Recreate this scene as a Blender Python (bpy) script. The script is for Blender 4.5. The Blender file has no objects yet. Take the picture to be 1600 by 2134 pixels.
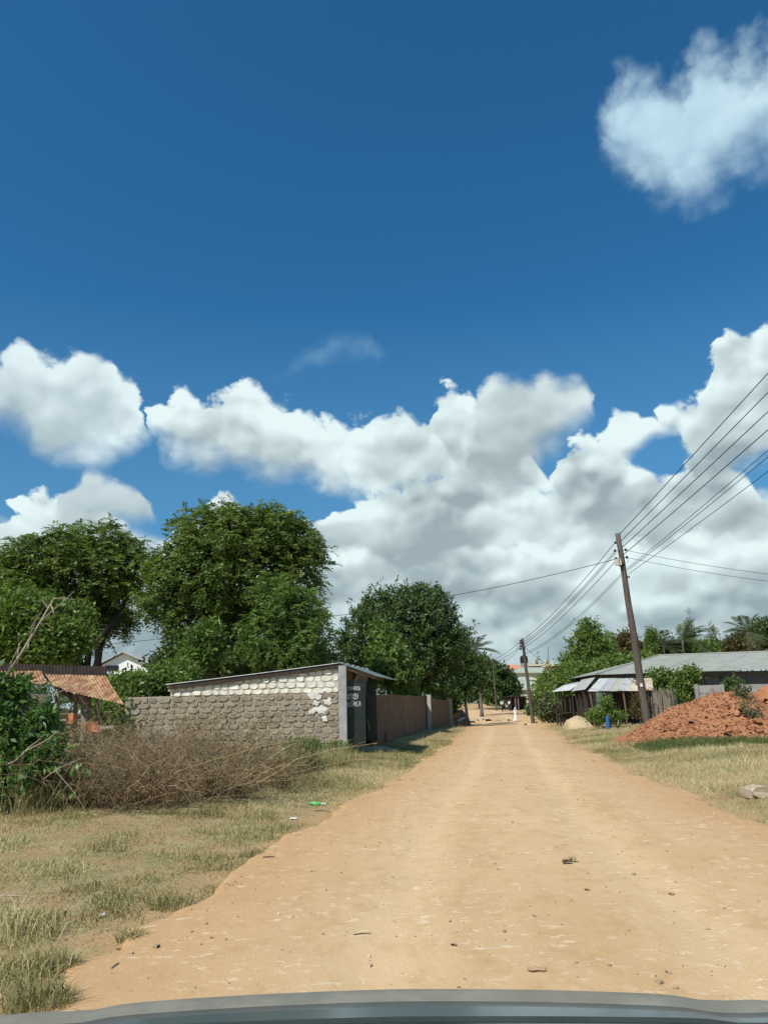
import bpy, bmesh, math, random
import numpy as np
from mathutils import Vector, Matrix, Euler

scene = bpy.context.scene
COL = scene.collection
rad = math.radians
rng = np.random.default_rng(7)
random.seed(7)

# ------------------------------------------------------------------ camera
CAM_H = 1.45
PITCH, ROLL = rad(14.2), rad(1.5)
cam_data = bpy.data.cameras.new('camera')
cam = bpy.data.objects.new('camera', cam_data)
COL.objects.link(cam)
cam.location = (0.0, 0.0, CAM_H)
CAM_ROT = Matrix.Rotation(rad(90) + PITCH, 3, 'X') @ Matrix.Rotation(-ROLL, 3, 'Z')
cam.rotation_euler = CAM_ROT.to_euler()
cam_data.sensor_fit = 'HORIZONTAL'
cam_data.sensor_width = 36.0
cam_data.lens = 36.0
cam_data.clip_start = 0.05
cam_data.clip_end = 6000.0
scene.camera = cam


def ray(px, py):
    """direction of a photograph pixel (1600 x 2134)"""
    return CAM_ROT @ Vector(((px - 800) / 1600, -(py - 1067) / 1600, -1.0))


def at(px, py, Y):
    """point seen at a pixel, Y metres down the road"""
    d = ray(px, py)
    return Vector((0, 0, CAM_H)) + d * (Y / d.y)


# ------------------------------------------------------------------ exposure
scene.view_settings.view_transform = 'Standard'
scene.view_settings.look = 'None'
scene.view_settings.exposure = 0.0
scene.view_settings.gamma = 1.0
scene.view_settings.use_curve_mapping = False
scene.cycles.max_bounces = 6
scene.cycles.diffuse_bounces = 3
scene.cycles.glossy_bounces = 2
scene.cycles.transmission_bounces = 4
scene.cycles.transparent_max_bounces = 6
scene.cycles.caustics_reflective = False
scene.cycles.caustics_refractive = False
scene.cycles.use_denoising = True
scene.cycles.use_adaptive_sampling = True
scene.cycles.adaptive_threshold = 0.012
scene.cycles.adaptive_min_samples = 12

# ------------------------------------------------------------------ sun
SUN_EL, SUN_AZ = rad(49), rad(219)      # azimuth clockwise from +Y : behind the camera, to the left
sun_dir = Vector((math.sin(SUN_AZ) * math.cos(SUN_EL), math.cos(SUN_AZ) * math.cos(SUN_EL), math.sin(SUN_EL)))
sd = bpy.data.lights.new('sun', 'SUN')
sd.energy = 4.9
sd.angle = rad(0.53)
sd.color = (1.0, 0.95, 0.86)
sun = bpy.data.objects.new('sun', sd)
sun.rotation_euler = (-sun_dir).to_track_quat('-Z', 'Y').to_euler()
sun.location = (0, 0, 60)
COL.objects.link(sun)


# ------------------------------------------------------------------ node helper
class NT:
    def __init__(self, tree):
        self.t = tree

    def n(self, kind, **kw):
        nd = self.t.nodes.new(kind)
        for k, v in kw.items():
            setattr(nd, k, v)
        return nd

    def put(self, sock, v):
        if isinstance(v, bpy.types.NodeSocket):
            self.t.links.new(v, sock)
        elif v is not None:
            sock.default_value = v

    def m(self, op, a, b=None, c=None, clamp=False):
        nd = self.n('ShaderNodeMath', operation=op, use_clamp=clamp)
        self.put(nd.inputs[0], a)
        self.put(nd.inputs[1], b)
        self.put(nd.inputs[2], c)
        return nd.outputs[0]

    def v(self, op, a, b=None, scale=None):
        nd = self.n('ShaderNodeVectorMath', operation=op)
        self.put(nd.inputs[0], a)
        self.put(nd.inputs[1], b)
        if scale is not None:
            self.put(nd.inputs['Scale'], scale)
        return nd.outputs['Value'] if op in ('LENGTH', 'DOT_PRODUCT', 'DISTANCE') else nd.outputs[0]

    def mix(self, f, a, b, blend='MIX'):
        nd = self.n('ShaderNodeMix', data_type='RGBA', blend_type=blend)
        self.put(nd.inputs[0], f)
        self.put(nd.inputs[6], a)
        self.put(nd.inputs[7], b)
        return nd.outputs[2]

    def rng(self, x, a, b, c=0.0, d=1.0, smooth=False):
        nd = self.n('ShaderNodeMapRange', interpolation_type='SMOOTHSTEP' if smooth else 'LINEAR')
        self.put(nd.inputs[0], x)
        for i, q in enumerate((a, b, c, d)):
            self.put(nd.inputs[i + 1], q)
        return nd.outputs[0]

    def noise(self, vec, scale, detail=4, rough=0.5, dist=0.0):
        nd = self.n('ShaderNodeTexNoise')
        self.put(nd.inputs['Vector'], vec)
        nd.inputs['Scale'].default_value = scale
        nd.inputs['Detail'].default_value = detail
        nd.inputs['Roughness'].default_value = rough
        nd.inputs['Distortion'].default_value = dist
        return nd.outputs[0]

    def voro(self, vec, scale, detail=0, rough=0.5, feature='F1', out='Distance'):
        nd = self.n('ShaderNodeTexVoronoi', feature=feature)
        self.put(nd.inputs['Vector'], vec)
        nd.inputs['Scale'].default_value = scale
        if 'Detail' in nd.inputs:
            nd.inputs['Detail'].default_value = detail
            nd.inputs['Roughness'].default_value = rough
        return nd.outputs[out]

    def sep(self, vec):
        nd = self.n('ShaderNodeSeparateXYZ')
        self.put(nd.inputs[0], vec)
        return nd.outputs

    def comb(self, x, y, z):
        nd = self.n('ShaderNodeCombineXYZ')
        for i, q in enumerate((x, y, z)):
            self.put(nd.inputs[i], q)
        return nd.outputs[0]


# ------------------------------------------------------------------ world: Nishita sky with cumulus banks at infinity
def angles(px, py):
    d = ray(px, py).normalized()
    return math.atan2(d.x, d.y), math.asin(d.z)


# each bank of cumulus: the line of its tops and the line of its bases, as points (x, y of the photograph)
# that are turned into azimuth and elevation; outside the frame the low bank goes on all round
CLOUDS = {
    'low': ([(-250, 1060), (-100, 1075), (0, 1070), (30, 1040), (62, 1016), (100, 1022), (150, 1040), (200, 1062), (260, 1090), (320, 1125), (370, 1100), (415, 1062),
             (455, 1026), (500, 1044), (540, 1072), (600, 1092), (650, 1095), (700, 1060), (760, 1030), (820, 1010), (880, 990), (960, 985), (1040, 1000),
             (1100, 1005), (1132, 1030), (1155, 975), (1185, 922), (1215, 905), (1250, 930), (1300, 952), (1340, 976), (1385, 990), (1420, 975), (1465, 955),
             (1500, 960), (1545, 985), (1600, 1040), (1700, 1010), (1850, 1080)], None),
    'tower': ([(845, 960), (858, 905), (880, 862), (905, 812), (932, 795), (965, 802), (1000, 850), (1060, 890), (1110, 960)],
              [(845, 1000), (1000, 1030), (1110, 1040)]),
    'arm': ([(1225, 940), (1255, 905), (1270, 862), (1282, 845), (1310, 842), (1335, 868), (1352, 866), (1366, 850), (1390, 838), (1425, 848), (1450, 800),
             (1470, 750), (1490, 712), (1520, 692), (1552, 702), (1570, 672), (1600, 655), (1700, 640), (1800, 760)],
            [(1225, 985), (1280, 985), (1318, 950), (1345, 926), (1372, 918), (1405, 922), (1425, 965), (1475, 1010), (1530, 990), (1600, 960), (1700, 950), (1800, 800)]),
    'grey_right': ([(955, 960), (975, 850), (1000, 795), (1060, 776), (1120, 772), (1165, 792), (1195, 783), (1222, 805), (1240, 860)],
                   [(955, 970), (1000, 1030), (1060, 1045), (1100, 1000), (1140, 950), (1180, 910), (1215, 890), (1240, 868)]),
    'middle': ([(298, 905), (310, 850), (340, 825), (380, 810), (402, 828), (430, 812), (475, 798), (525, 800), (560, 826), (605, 838), (640, 872), (700, 884),
                (755, 884), (805, 866), (850, 874), (900, 905), (945, 965)],
               [(298, 910), (340, 950), (400, 972), (480, 985), (560, 1002), (640, 1015), (720, 1040), (800, 1050), (880, 1020), (945, 975)]),
    'left': ([(-250, 830), (-100, 755), (0, 748), (28, 716), (58, 724), (110, 748), (180, 735), (222, 742), (245, 785), (278, 802), (292, 850), (300, 900)],
             [(-250, 840), (-100, 870), (0, 880), (40, 895), (70, 945), (120, 965), (200, 978), (250, 955), (300, 905)]),
    'grey_left': ([(105, 1060), (140, 1005), (185, 982), (232, 990), (275, 1012), (310, 1075)], [(105, 1065), (200, 1092), (310, 1080)]),
    'thin_right': ([(1232, 280), (1245, 215), (1285, 160), (1335, 120), (1358, 125), (1385, 150), (1418, 140), (1436, 100), (1465, 78), (1510, 92), (1560, 74), (1600, 70), (1720, 60), (1900, 200)],
                   [(1232, 285), (1265, 345), (1315, 392), (1380, 405), (1420, 440), (1465, 430), (1510, 380), (1560, 360), (1600, 350), (1720, 340), (1900, 220)]),
    'wisp': ([(610, 760), (648, 726), (690, 704), (715, 700), (772, 706), (785, 730)], [(610, 762), (660, 738), (700, 730), (735, 752), (770, 735), (785, 730)]),
}

world = bpy.data.worlds.new('World')
scene.world = world
world.use_nodes = True
wt = world.node_tree
wt.nodes.clear()
W = NT(wt)
tc = W.n('ShaderNodeTexCoord')
D = W.v('NORMALIZE', tc.outputs['Generated'])
DX, DY, DZ = W.sep(D)
AZ, EL = W.m('ARCTAN2', DX, DY), W.m('ARCSINE', DZ)
U0, U1, V1 = -0.75, 0.75, 1.0           # range of the curve tables (radians)
UV = W.comb(AZ, W.m('MULTIPLY', EL, 1.25), 0.0)


def curve(pts):
    """a lookup table elevation(azimuth)"""
    nd = W.n('ShaderNodeFloatCurve')
    W.put(nd.inputs['Value'], UN)
    c = nd.mapping.curves[0]
    ps = sorted(((angles(x, y)[0] - U0) / (U1 - U0), angles(x, y)[1] / V1) for x, y in pts)
    while len(c.points) < len(ps):
        c.points.new(0.5, 0.5)
    for p, (x, y) in zip(c.points, ps):
        p.location = (x, y)
        p.handle_type = 'AUTO_CLAMPED'
    nd.mapping.use_clip = False
    nd.mapping.update()
    return W.m('MULTIPLY', nd.outputs[0], V1)


def billow(off, seed, s, detail, vdetail):
    p = W.v('ADD', UV, (off[0] + seed, off[1] + seed * 0.7, 0))
    nz = W.n('ShaderNodeTexNoise', noise_dimensions='2D')
    W.put(nz.inputs['Vector'], p)
    nz.inputs['Scale'].default_value = 12 * s
    nz.inputs['Detail'].default_value = detail
    nz.inputs['Roughness'].default_value = 0.64
    vo = W.n('ShaderNodeTexVoronoi', voronoi_dimensions='2D', feature='F1')
    W.put(vo.inputs['Vector'], W.v('ADD', p, W.v('SCALE', nz.outputs[1], scale=0.05)))
    vo.inputs['Scale'].default_value = 20 * s
    vo.inputs['Detail'].default_value = vdetail
    vo.inputs['Roughness'].default_value = 0.5
    return W.m('ADD', W.m('MULTIPLY', W.m('SUBTRACT', nz.outputs[0], 0.5), 1.3), W.m('MULTIPLY', W.m('SUBTRACT', 0.42, vo.outputs['Distance']), 0.9))


OFF = (-0.006, 0.016)                   # a step towards the light
BN = {}
for k_, (seed_, s_) in enumerate(((0.0, 1.0), (3.3, 0.8))):
    BN[k_] = (billow((0, 0), seed_, s_, 7, 2.0),
              W.m('SUBTRACT', billow((0, 0), seed_, s_, 2, 0.0), billow(OFF, seed_, s_, 2, 0.0)))
UN = W.rng(W.m('MULTIPLY_ADD', BN[0][0], 0.014, AZ), U0, U1)
BIG = W.n('ShaderNodeTexNoise', noise_dimensions='2D')
W.put(BIG.inputs['Vector'], UV)
BIG.inputs['Scale'].default_value = 7.5
BIG.inputs['Detail'].default_value = 3


def layer(col, name, ns, amp, sig, soft, basesoft, white, grey, lift, topgain, relief, opacity=1.0, band=0.0, bias=0.35, fall=0.075):
    tops, bases = CLOUDS[name]
    b, lit = BN[ns]
    T = curve(tops)
    if band:                            # round the rest of the horizon the tops wander
        T = W.m('ADD', T, W.m('MULTIPLY', W.rng(W.m('ABSOLUTE', AZ), 0.55, 0.9), W.m('MULTIPLY', W.m('SUBTRACT', BIG.outputs[0], 0.45), band)))
    below = W.m('SUBTRACT', T, EL)      # radians under the tops
    ft = W.m('ADD', W.m('DIVIDE', below, sig), W.m('MULTIPLY_ADD', b, amp, bias))
    a = W.rng(ft, 0.0, soft, 0.0, opacity, smooth=True)
    if bases:
        fb = W.m('ADD', W.m('DIVIDE', W.m('SUBTRACT', EL, curve(bases)), sig), W.m('MULTIPLY_ADD', b, amp * 0.8, bias))
        a = W.m('MULTIPLY', a, W.rng(fb, -0.3, basesoft, 0.0, 1.0, smooth=True))
    br = W.m('ADD', W.rng(below, 0.0, fall, topgain, 0.0, smooth=True), W.m('MULTIPLY', lit, relief * 0.5))
    br = W.m('ADD', br, W.m('MULTIPLY', W.m('SUBTRACT', BIG.outputs[0], 0.5), 2.2))
    br = W.m('ADD', br, lift, clamp=True)
    return W.mix(a, col, W.mix(br, grey, white))


sky = W.n('ShaderNodeTexSky', sky_type='NISHITA')
sky.sun_disc = False
sky.sun_elevation = SUN_EL
sky.sun_rotation = SUN_AZ
sky.air_density = 1.0
sky.dust_density = 0.4
sky.ozone_density = 2.2
SKYCOL = W.mix(1.0, sky.outputs[0], (0.27, 0.875, 1.17, 1), 'MULTIPLY')
SKYCOL = W.mix(W.rng(EL, 0.08, 0.5, 0.6, 0.0), SKYCOL, (1.6, 3.3, 4.9, 1))      # paler towards the horizon
S = 10.0   # the Background below runs at 0.1


def c4(r, g, b):
    return (r * S, g * S, b * S, 1)


def row(col, el0, amp, freq, seed, ns, white, grey, fall, soft, lift, topgain, relief, opacity=1.0, amp2=1.0):
    """one rank of a field of cumulus receding to the horizon, all round the compass"""
    nz = W.n('ShaderNodeTexNoise', noise_dimensions='1D')
    W.put(nz.inputs['W'], W.m('MULTIPLY_ADD', AZ, freq, seed))
    nz.inputs['Scale'].default_value = 1.0
    nz.inputs['Detail'].default_value = 2.5
    b, lit = BN[ns]
    below = W.m('SUBTRACT', W.m('MULTIPLY_ADD', nz.outputs[0], amp, el0 - amp * 0.5), EL)
    ft = W.m('ADD', W.m('DIVIDE', below, 0.02), W.m('MULTIPLY', b, amp2))
    a = W.rng(ft, 0.0, soft, 0.0, opacity, smooth=True)
    br = W.m('MULTIPLY', W.rng(below, 0.0, fall, topgain, 0.0, smooth=True), W.rng(BIG.outputs[0], 0.35, 0.6, 0.25, 1.0))
    br = W.m('ADD', W.m('MULTIPLY_ADD', lit, relief, br), W.m('MULTIPLY_ADD', BIG.outputs[0], 1.9, lift - 0.95), clamp=True)
    return W.mix(a, col, W.mix(br, grey, white))


WHT, GRY = c4(0.80, 0.94, 0.95), c4(0.33, 0.42, 0.455)
col = layer(SKYCOL, 'wisp', 1, 1.3, 0.016, 2.4, 2.0, c4(0.3, 0.5, 0.66), c4(0.2, 0.4, 0.58), 0.6, 0, 0.4, 0.5, bias=1.0)
col = layer(col, 'thin_right', 1, 1.5, 0.03, 2.2, 2.6, c4(0.60, 0.80, 0.90), c4(0.34, 0.54, 0.70), 0.7, 0.0, 0.5, 0.98, bias=0.75)
col = layer(col, 'low', 0, 1.3, 0.02, 0.5, 1, WHT, GRY, 0.35, 0.6, 1.6, band=0.5)
col = layer(col, 'tower', 0, 1.3, 0.02, 0.45, 1.2, WHT, GRY, 0.75, 0.35, 1.1)
col = layer(col, 'arm', 0, 1.3, 0.02, 0.55, 1.2, WHT, GRY, 0.5, 0.35, 1.5)
col = row(col, 0.245, 0.10, 7.0, 1.7, 1, c4(0.70, 0.83, 0.85), c4(0.34, 0.43, 0.46), 0.07, 1.3, 0.30, 0.35, 0.7, 0.9)
col = row(col, 0.205, 0.09, 9.0, 5.2, 0, WHT, c4(0.36, 0.46, 0.49), 0.05, 0.8, 0.38, 0.55, 0.8)
col = layer(col, 'left', 1, 1.3, 0.022, 0.75, 2.0, c4(0.76, 0.90, 0.93), c4(0.38, 0.49, 0.54), 0.35, 0.6, 1.3, fall=0.11, bias=0.6)
col = layer(col, 'middle', 0, 1.3, 0.022, 0.6, 2.0, WHT, c4(0.42, 0.52, 0.55), 0.3, 0.85, 1.4, fall=0.06, bias=0.6)
col = layer(col, 'grey_left', 1, 1.1, 0.02, 0.9, 1.6, c4(0.6, 0.72, 0.76), c4(0.36, 0.46, 0.5), 0.4, 0.2, 1.0, bias=0.6)
col = layer(col, 'grey_right', 1, 1.2, 0.022, 1.3, 2.2, c4(0.70, 0.82, 0.84), c4(0.38, 0.47, 0.50), 0.2, 0.8, 1.2, fall=0.09, bias=0.6)
col = row(col, 0.170, 0.07, 11.0, 9.9, 1, c4(0.74, 0.89, 0.9), c4(0.31, 0.40, 0.435), 0.045, 1.0, 0.32, 0.45, 0.7, 0.95)
col = row(col, 0.130, 0.06, 13.0, 14.1, 0, c4(0.74, 0.89, 0.9), c4(0.31, 0.41, 0.45), 0.04, 1.1, 0.32, 0.45, 0.7, 0.95)
col = row(col, 0.090, 0.045, 16.0, 21.4, 1, c4(0.66, 0.82, 0.84), c4(0.30, 0.40, 0.445), 0.035, 1.3, 0.34, 0.35, 0.6, 0.9)
col = row(col, 0.055, 0.03, 19.0, 27.8, 0, c4(0.6, 0.76, 0.8), c4(0.30, 0.41, 0.46), 0.03, 1.2, 0.4, 0.3, 0.8, 0.9)
bg = W.n('ShaderNodeBackground')
W.put(bg.inputs[0], col)
bg.inputs[1].default_value = 0.1
wo = W.n('ShaderNodeOutputWorld')
W.put(wo.inputs[0], bg.outputs[0])
world.cycles.sampling_method = 'MANUAL'
world.cycles.sample_map_resolution = 256

# ------------------------------------------------------------------ terrain functions
def sstep(a, b, x):
    t = np.clip((np.asarray(x, float) - a) / (b - a), 0, 1)
    return t * t * (3 - 2 * t)


def vnoise(x, y, seed=0):
    x = np.asarray(x, float)
    y = np.asarray(y, float)
    xi, yi = np.floor(x), np.floor(y)
    fx, fy = x - xi, y - yi
    fx, fy = fx * fx * (3 - 2 * fx), fy * fy * (3 - 2 * fy)

    def h(a, b):
        q = np.sin(a * 127.1 + b * 311.7 + seed * 74.7) * 43758.5453
        return q - np.floor(q)
    return (h(xi, yi) * (1 - fx) + h(xi + 1, yi) * fx) * (1 - fy) + (h(xi, yi + 1) * (1 - fx) + h(xi + 1, yi + 1) * fx) * fy - 0.5


def fbm(x, y, s, oct=4, seed=0):
    v, a = 0, 1.0
    for i in range(oct):
        v = v + a * vnoise(np.asarray(x) * s, np.asarray(y) * s, seed + i * 3)
        s *= 2.03
        a *= 0.5
    return v


RY = [-30, 4.6, 10.6, 17.8, 33, 51, 66, 80, 100, 130, 200]
RX = [-3.2, 1.05, 1.65, 2.72, 4.9, 7.5, 10.0, 11.6, 12.6, 14.5, 20]
RW = [3.4, 2.9, 2.65, 2.38, 2.2, 2.5, 3.6, 4.8, 5.0, 3.0, 2.5]
ZY = [-60, 40, 55, 78, 95, 112, 160, 300, 9000]
ZZ = [0, 0, -0.15, -0.5, -0.1, 0.4, 1.2, 1.6, 1.6]


def road_x(y):
    return np.interp(y, RY, RX)


def road_w(y):
    return np.interp(y, RY, RW)


def side(x, y):
    """distance outside the road's edge (negative on the road)"""
    return np.abs(np.asarray(x) - road_x(y)) - road_w(y)


def gz(x, y):
    x = np.asarray(x, float)
    y = np.asarray(y, float)
    z = np.interp(y, ZY, ZZ)
    s = side(x, y)
    bank = 0.22 * sstep(0.0, 3.0, s) * sstep(3, 14, y)
    rough = 0.05 * fbm(x, y, 0.7, 3, 2) + 0.03 * fbm(x, y, 3.1, 2, 5)
    return z + bank + rough * sstep(-0.4, 1.0, s)


def gzf(x, y):
    return float(gz(x, y))


def gnd(px, py, Y0=12.0):
    """ground point seen at a pixel"""
    d = ray(px, py)
    lo, hi = 1.0, 400.0
    prev = 1.0
    for Y in np.geomspace(1.5, 400, 400):
        p = Vector((0, 0, CAM_H)) + d * (Y / d.y)
        if p.z < gzf(p.x, p.y):
            lo, hi = prev, Y
            break
        prev = Y
    for _ in range(20):
        m = (lo + hi) / 2
        p = Vector((0, 0, CAM_H)) + d * (m / d.y)
        if p.z < gzf(p.x, p.y):
            hi = m
        else:
            lo = m
    p = Vector((0, 0, CAM_H)) + d * (hi / d.y)
    return Vector((p.x, p.y, gzf(p.x, p.y)))


def foot(px, Y):
    """ground under the pixel column px, Y metres down the road"""
    p = at(px, 1470, Y)
    return Vector((p.x, Y, gzf(p.x, Y)))


# ------------------------------------------------------------------ mesh helpers
def fast_mesh(name, V, Q, tint=None, smooth=False):
    V = np.ascontiguousarray(V, dtype=np.float32).reshape(-1, 3)
    Q = np.ascontiguousarray(Q, dtype=np.int32)
    m, k = Q.shape
    me = bpy.data.meshes.new(name)
    me.vertices.add(len(V))
    me.vertices.foreach_set('co', V.ravel())
    me.loops.add(m * k)
    me.loops.foreach_set('vertex_index', Q.ravel())
    me.polygons.add(m)
    me.polygons.foreach_set('loop_start', np.arange(0, m * k, k, dtype=np.int32))
    if smooth:
        me.polygons.foreach_set('use_smooth', np.ones(m, dtype=bool))
    if tint is not None:
        at_ = me.attributes.new('tint', 'FLOAT', 'FACE')
        at_.data.foreach_set('value', np.ascontiguousarray(tint, dtype=np.float32))
    me.update(calc_edges=True)
    return me


def link(name, me, mat=None, parent=None, loc=None):
    o = bpy.data.objects.new(name, me)
    COL.objects.link(o)
    if mat is not None:
        me.materials.append(mat)
    if parent is not None:
        o.parent = parent
    if loc is not None:
        o.location = loc
    return o


def tag(o, label=None, cat=None, group=None, kind=None):
    if label:
        o['label'] = label
    if cat:
        o['category'] = cat
    if group:
        o['group'] = group
    if kind:
        o['kind'] = kind
    return o


def thing(name, label, cat, loc=(0, 0, 0), group=None, rotz=0.0):
    o = bpy.data.objects.new(name, None)
    o.empty_display_size = 0.2
    COL.objects.link(o)
    o.location = loc
    o.rotation_euler = (0, 0, rotz)
    return tag(o, label, cat, group)


class MB:
    """collects shapes in world coordinates (or in its thing's own frame when local=True) and links them as one mesh object"""

    def __init__(self):
        self.v, self.f = [], []

    def add(self, vs, fs):
        b = len(self.v)
        self.v += [tuple(q) for q in vs]
        self.f += [tuple(b + i for i in q) for q in fs]
        return self

    def box(self, c, s, rz=0.0, rot=None, taper=1.0):
        hx, hy, hz = s[0] / 2, s[1] / 2, s[2] / 2
        R = rot if rot is not None else Matrix.Rotation(rz, 3, 'Z')
        vs = []
        for z in (-hz, hz):
            t = taper if z > 0 else 1
            for x, y in ((-hx, -hy), (hx, -hy), (hx, hy), (-hx, hy)):
                vs.append(Vector(c) + R @ Vector((x * t, y * t, z)))
        return self.add(vs, [(3, 2, 1, 0), (4, 5, 6, 7), (0, 1, 5, 4), (1, 2, 6, 5), (2, 3, 7, 6), (3, 0, 4, 7)])

    def bar(self, p, q, w, h=None, up=(0, 0, 1)):
        p, q = Vector(p), Vector(q)
        d = q - p
        n = d.normalized()
        u = Vector(up)
        if abs(n.dot(u)) > 0.98:
            u = Vector((0, 1, 0))
        s = n.cross(u).normalized()
        t = s.cross(n)
        R = Matrix((s, n, t)).transposed()
        return self.box((p + q) / 2, (w, d.length, h or w), rot=R)

    def tube(self, pts, r, n=8, cap=True):
        pts = [Vector(p) for p in pts]
        rs = r if isinstance(r, (list, tuple)) else [r] * len(pts)
        vs, fs = [], []
        side_ = None
        for i, p in enumerate(pts):
            d = (pts[min(i + 1, len(pts) - 1)] - pts[max(i - 1, 0)]).normalized()
            if side_ is None:
                side_ = d.cross(Vector((0.3, 0.9, 0.1))).normalized()
                if side_.length < 0.1:
                    side_ = d.cross(Vector((1, 0, 0))).normalized()
            side_ = (side_ - d * side_.dot(d)).normalized()
            b = d.cross(side_)
            for k in range(n):
                a = 2 * math.pi * k / n
                vs.append(p + (side_ * math.cos(a) + b * math.sin(a)) * rs[i])
        for i in range(len(pts) - 1):
            for k in range(n):
                k2 = (k + 1) % n
                fs.append((i * n + k, i * n + k2, (i + 1) * n + k2, (i + 1) * n + k))
        if cap:
            fs.append(tuple(range(n - 1, -1, -1)))
            fs.append(tuple((len(pts) - 1) * n + k for k in range(n)))
        return self.add(vs, fs)

    def lathe(self, c, prof, n=16, ell=1.0, rz=0.0):
        vs, fs = [], []
        for (r, z) in prof:
            for k in range(n):
                a = 2 * math.pi * k / n
                x, y = r * math.cos(a), r * ell * math.sin(a)
                vs.append((c[0] + x * math.cos(rz) - y * math.sin(rz), c[1] + x * math.sin(rz) + y * math.cos(rz), c[2] + z))
        for i in range(len(prof) - 1):
            for k in range(n):
                k2 = (k + 1) % n
                fs.append((i * n + k, i * n + k2, (i + 1) * n + k2, (i + 1) * n + k))
        fs.append(tuple(range(n - 1, -1, -1)))
        fs.append(tuple((len(prof) - 1) * n + k for k in range(n)))
        return self.add(vs, fs)

    def build(self, name, mat, parent=None, smooth=False, local=False):
        off = Vector((0, 0, 0))
        if parent is not None and not local:
            p = parent
            while p is not None:
                off = off + p.location
                p = p.parent
        me = bpy.data.meshes.new(name)
        me.from_pydata([tuple(Vector(q) - off) for q in self.v], [], self.f)
        if smooth:
            me.polygons.foreach_set('use_smooth', np.ones(len(me.polygons), dtype=bool))
        me.update()
        return link(name, me, mat, parent)


def corrugated(A, B, D, C, pitch=0.076, amp=0.012, thick=0.004, rows=3, sag=0.0, ragged=None):
    """corrugated sheet: A-B top edge, D-C bottom edge, ridges run from top to bottom"""
    A, B, C, D = Vector(A), Vector(B), Vector(C), Vector(D)
    nrm = (B - A).cross(D - A).normalized()
    if nrm.z < 0:
        nrm = -nrm
    w = (B - A).length
    n = max(8, int(w / pitch * 4))
    m = MB()
    vs = []
    for layer_ in (0, -thick):
        for j in range(rows + 1):
            t = j / rows
            for i in range(n + 1):
                s = i / n
                tt = t
                if ragged is not None and j == rows:
                    tt = t * ragged(s)
                p = (A.lerp(B, s)).lerp(D.lerp(C, s), tt)
                p = p + nrm * (amp * math.sin(2 * math.pi * s * w / pitch) + layer_ - sag * math.sin(math.pi * t))
                vs.append(p)
    fs = []
    L = (rows + 1) * (n + 1)
    for j in range(rows):
        for i in range(n):
            a = j * (n + 1) + i
            fs.append((a, a + 1, a + n + 2, a + n + 1))
            fs.append((L + a + n + 1, L + a + n + 2, L + a + 1, L + a))
    for i in range(n):
        a, b = i, rows * (n + 1) + i
        fs.append((a + 1, a, L + a, L + a + 1))
        fs.append((b, b + 1, L + b + 1, L + b))
    for j in range(rows):
        a, b = j * (n + 1), j * (n + 1) + n
        fs.append((a, a + n + 1, L + a + n + 1, L + a))
        fs.append((b + n + 1, b, L + b, L + b + n + 1))
    m.add(vs, fs)
    return m


# ------------------------------------------------------------------ materials
def new_mat(name):
    m = bpy.data.materials.new(name)
    m.use_nodes = True
    t = m.node_tree
    t.nodes.clear()
    g = NT(t)
    out = g.n('ShaderNodeOutputMaterial')
    p = g.n('ShaderNodeBsdfPrincipled')
    g.put(out.inputs[0], p.outputs[0])
    return m, g, p, out


def C(r, g, b):
    return (r, g, b, 1.0)


def surf(name, c1, c2, scale=6.0, rough=0.85, bump=0.3, bscale=40.0, c3=None, c3scale=2.0, c3lo=0.55, c3hi=0.7, metal=0.0, detail=6, spec=0.3,
         stretch=(1, 1, 1), rand=0.0, bdist=0.02):
    """two mottled tones, stains of a third, and fine relief"""
    m, g, p, out = new_mat(name)
    tc_ = g.n('ShaderNodeTexCoord')
    oi = g.n('ShaderNodeObjectInfo')
    co = g.v('MULTIPLY', tc_.outputs['Object'], stretch)
    co = g.v('ADD', co, g.v('SCALE', (7.3, 3.1, 5.7), scale=g.m('MULTIPLY', oi.outputs['Random'], 20.0)))
    n1 = g.noise(co, scale, detail, 0.6)
    col_ = g.mix(g.rng(n1, 0.35, 0.65), c1, c2)
    if c3 is not None:
        n2 = g.noise(co, c3scale, 5, 0.65)
        col_ = g.mix(g.rng(n2, c3lo, c3hi), col_, c3)
    if rand:
        k = g.m('ADD', 1.0 - rand, g.m('MULTIPLY', oi.outputs['Random'], 2 * rand))
        col_ = g.mix(1.0, col_, g.comb(k, k, k), 'MULTIPLY')
    g.put(p.inputs['Base Color'], col_)
    p.inputs['Roughness'].default_value = rough
    p.inputs['Metallic'].default_value = metal
    p.inputs['Specular IOR Level'].default_value = spec
    if bump:
        bn = g.n('ShaderNodeBump')
        bn.inputs['Strength'].default_value = bump
        bn.inputs['Distance'].default_value = bdist
        g.put(bn.inputs['Height'], g.noise(co, bscale, 5, 0.6))
        g.put(p.inputs['Normal'], bn.outputs[0])
    return m


def foliage(name, dark, light, third=None, trans=0.3, rough=0.45):
    """leaf: colour differs from leaf to leaf (attribute tint), light comes through it"""
    m, g, p, out = new_mat(name)
    a = g.n('ShaderNodeAttribute', attribute_name='tint')
    f = a.outputs['Fac']
    col_ = g.mix(g.rng(f, 0.0, 0.75), dark, light)
    if third is not None:
        col_ = g.mix(g.rng(f, 0.86, 0.95), col_, third)
    g.put(p.inputs['Base Color'], col_)
    p.inputs['Roughness'].default_value = rough
    p.inputs['Specular IOR Level'].default_value = 0.35
    tr = g.n('ShaderNodeBsdfTranslucent')
    g.put(tr.inputs[0], g.mix(1.0, col_, (1.0, 1.15, 0.5, 1), 'MULTIPLY'))
    mx = g.n('ShaderNodeMixShader')
    mx.inputs[0].default_value = trans
    g.put(mx.inputs[1], p.outputs[0])
    g.put(mx.inputs[2], tr.outputs[0])
    g.put(out.inputs[0], mx.outputs[0])
    return m


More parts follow.
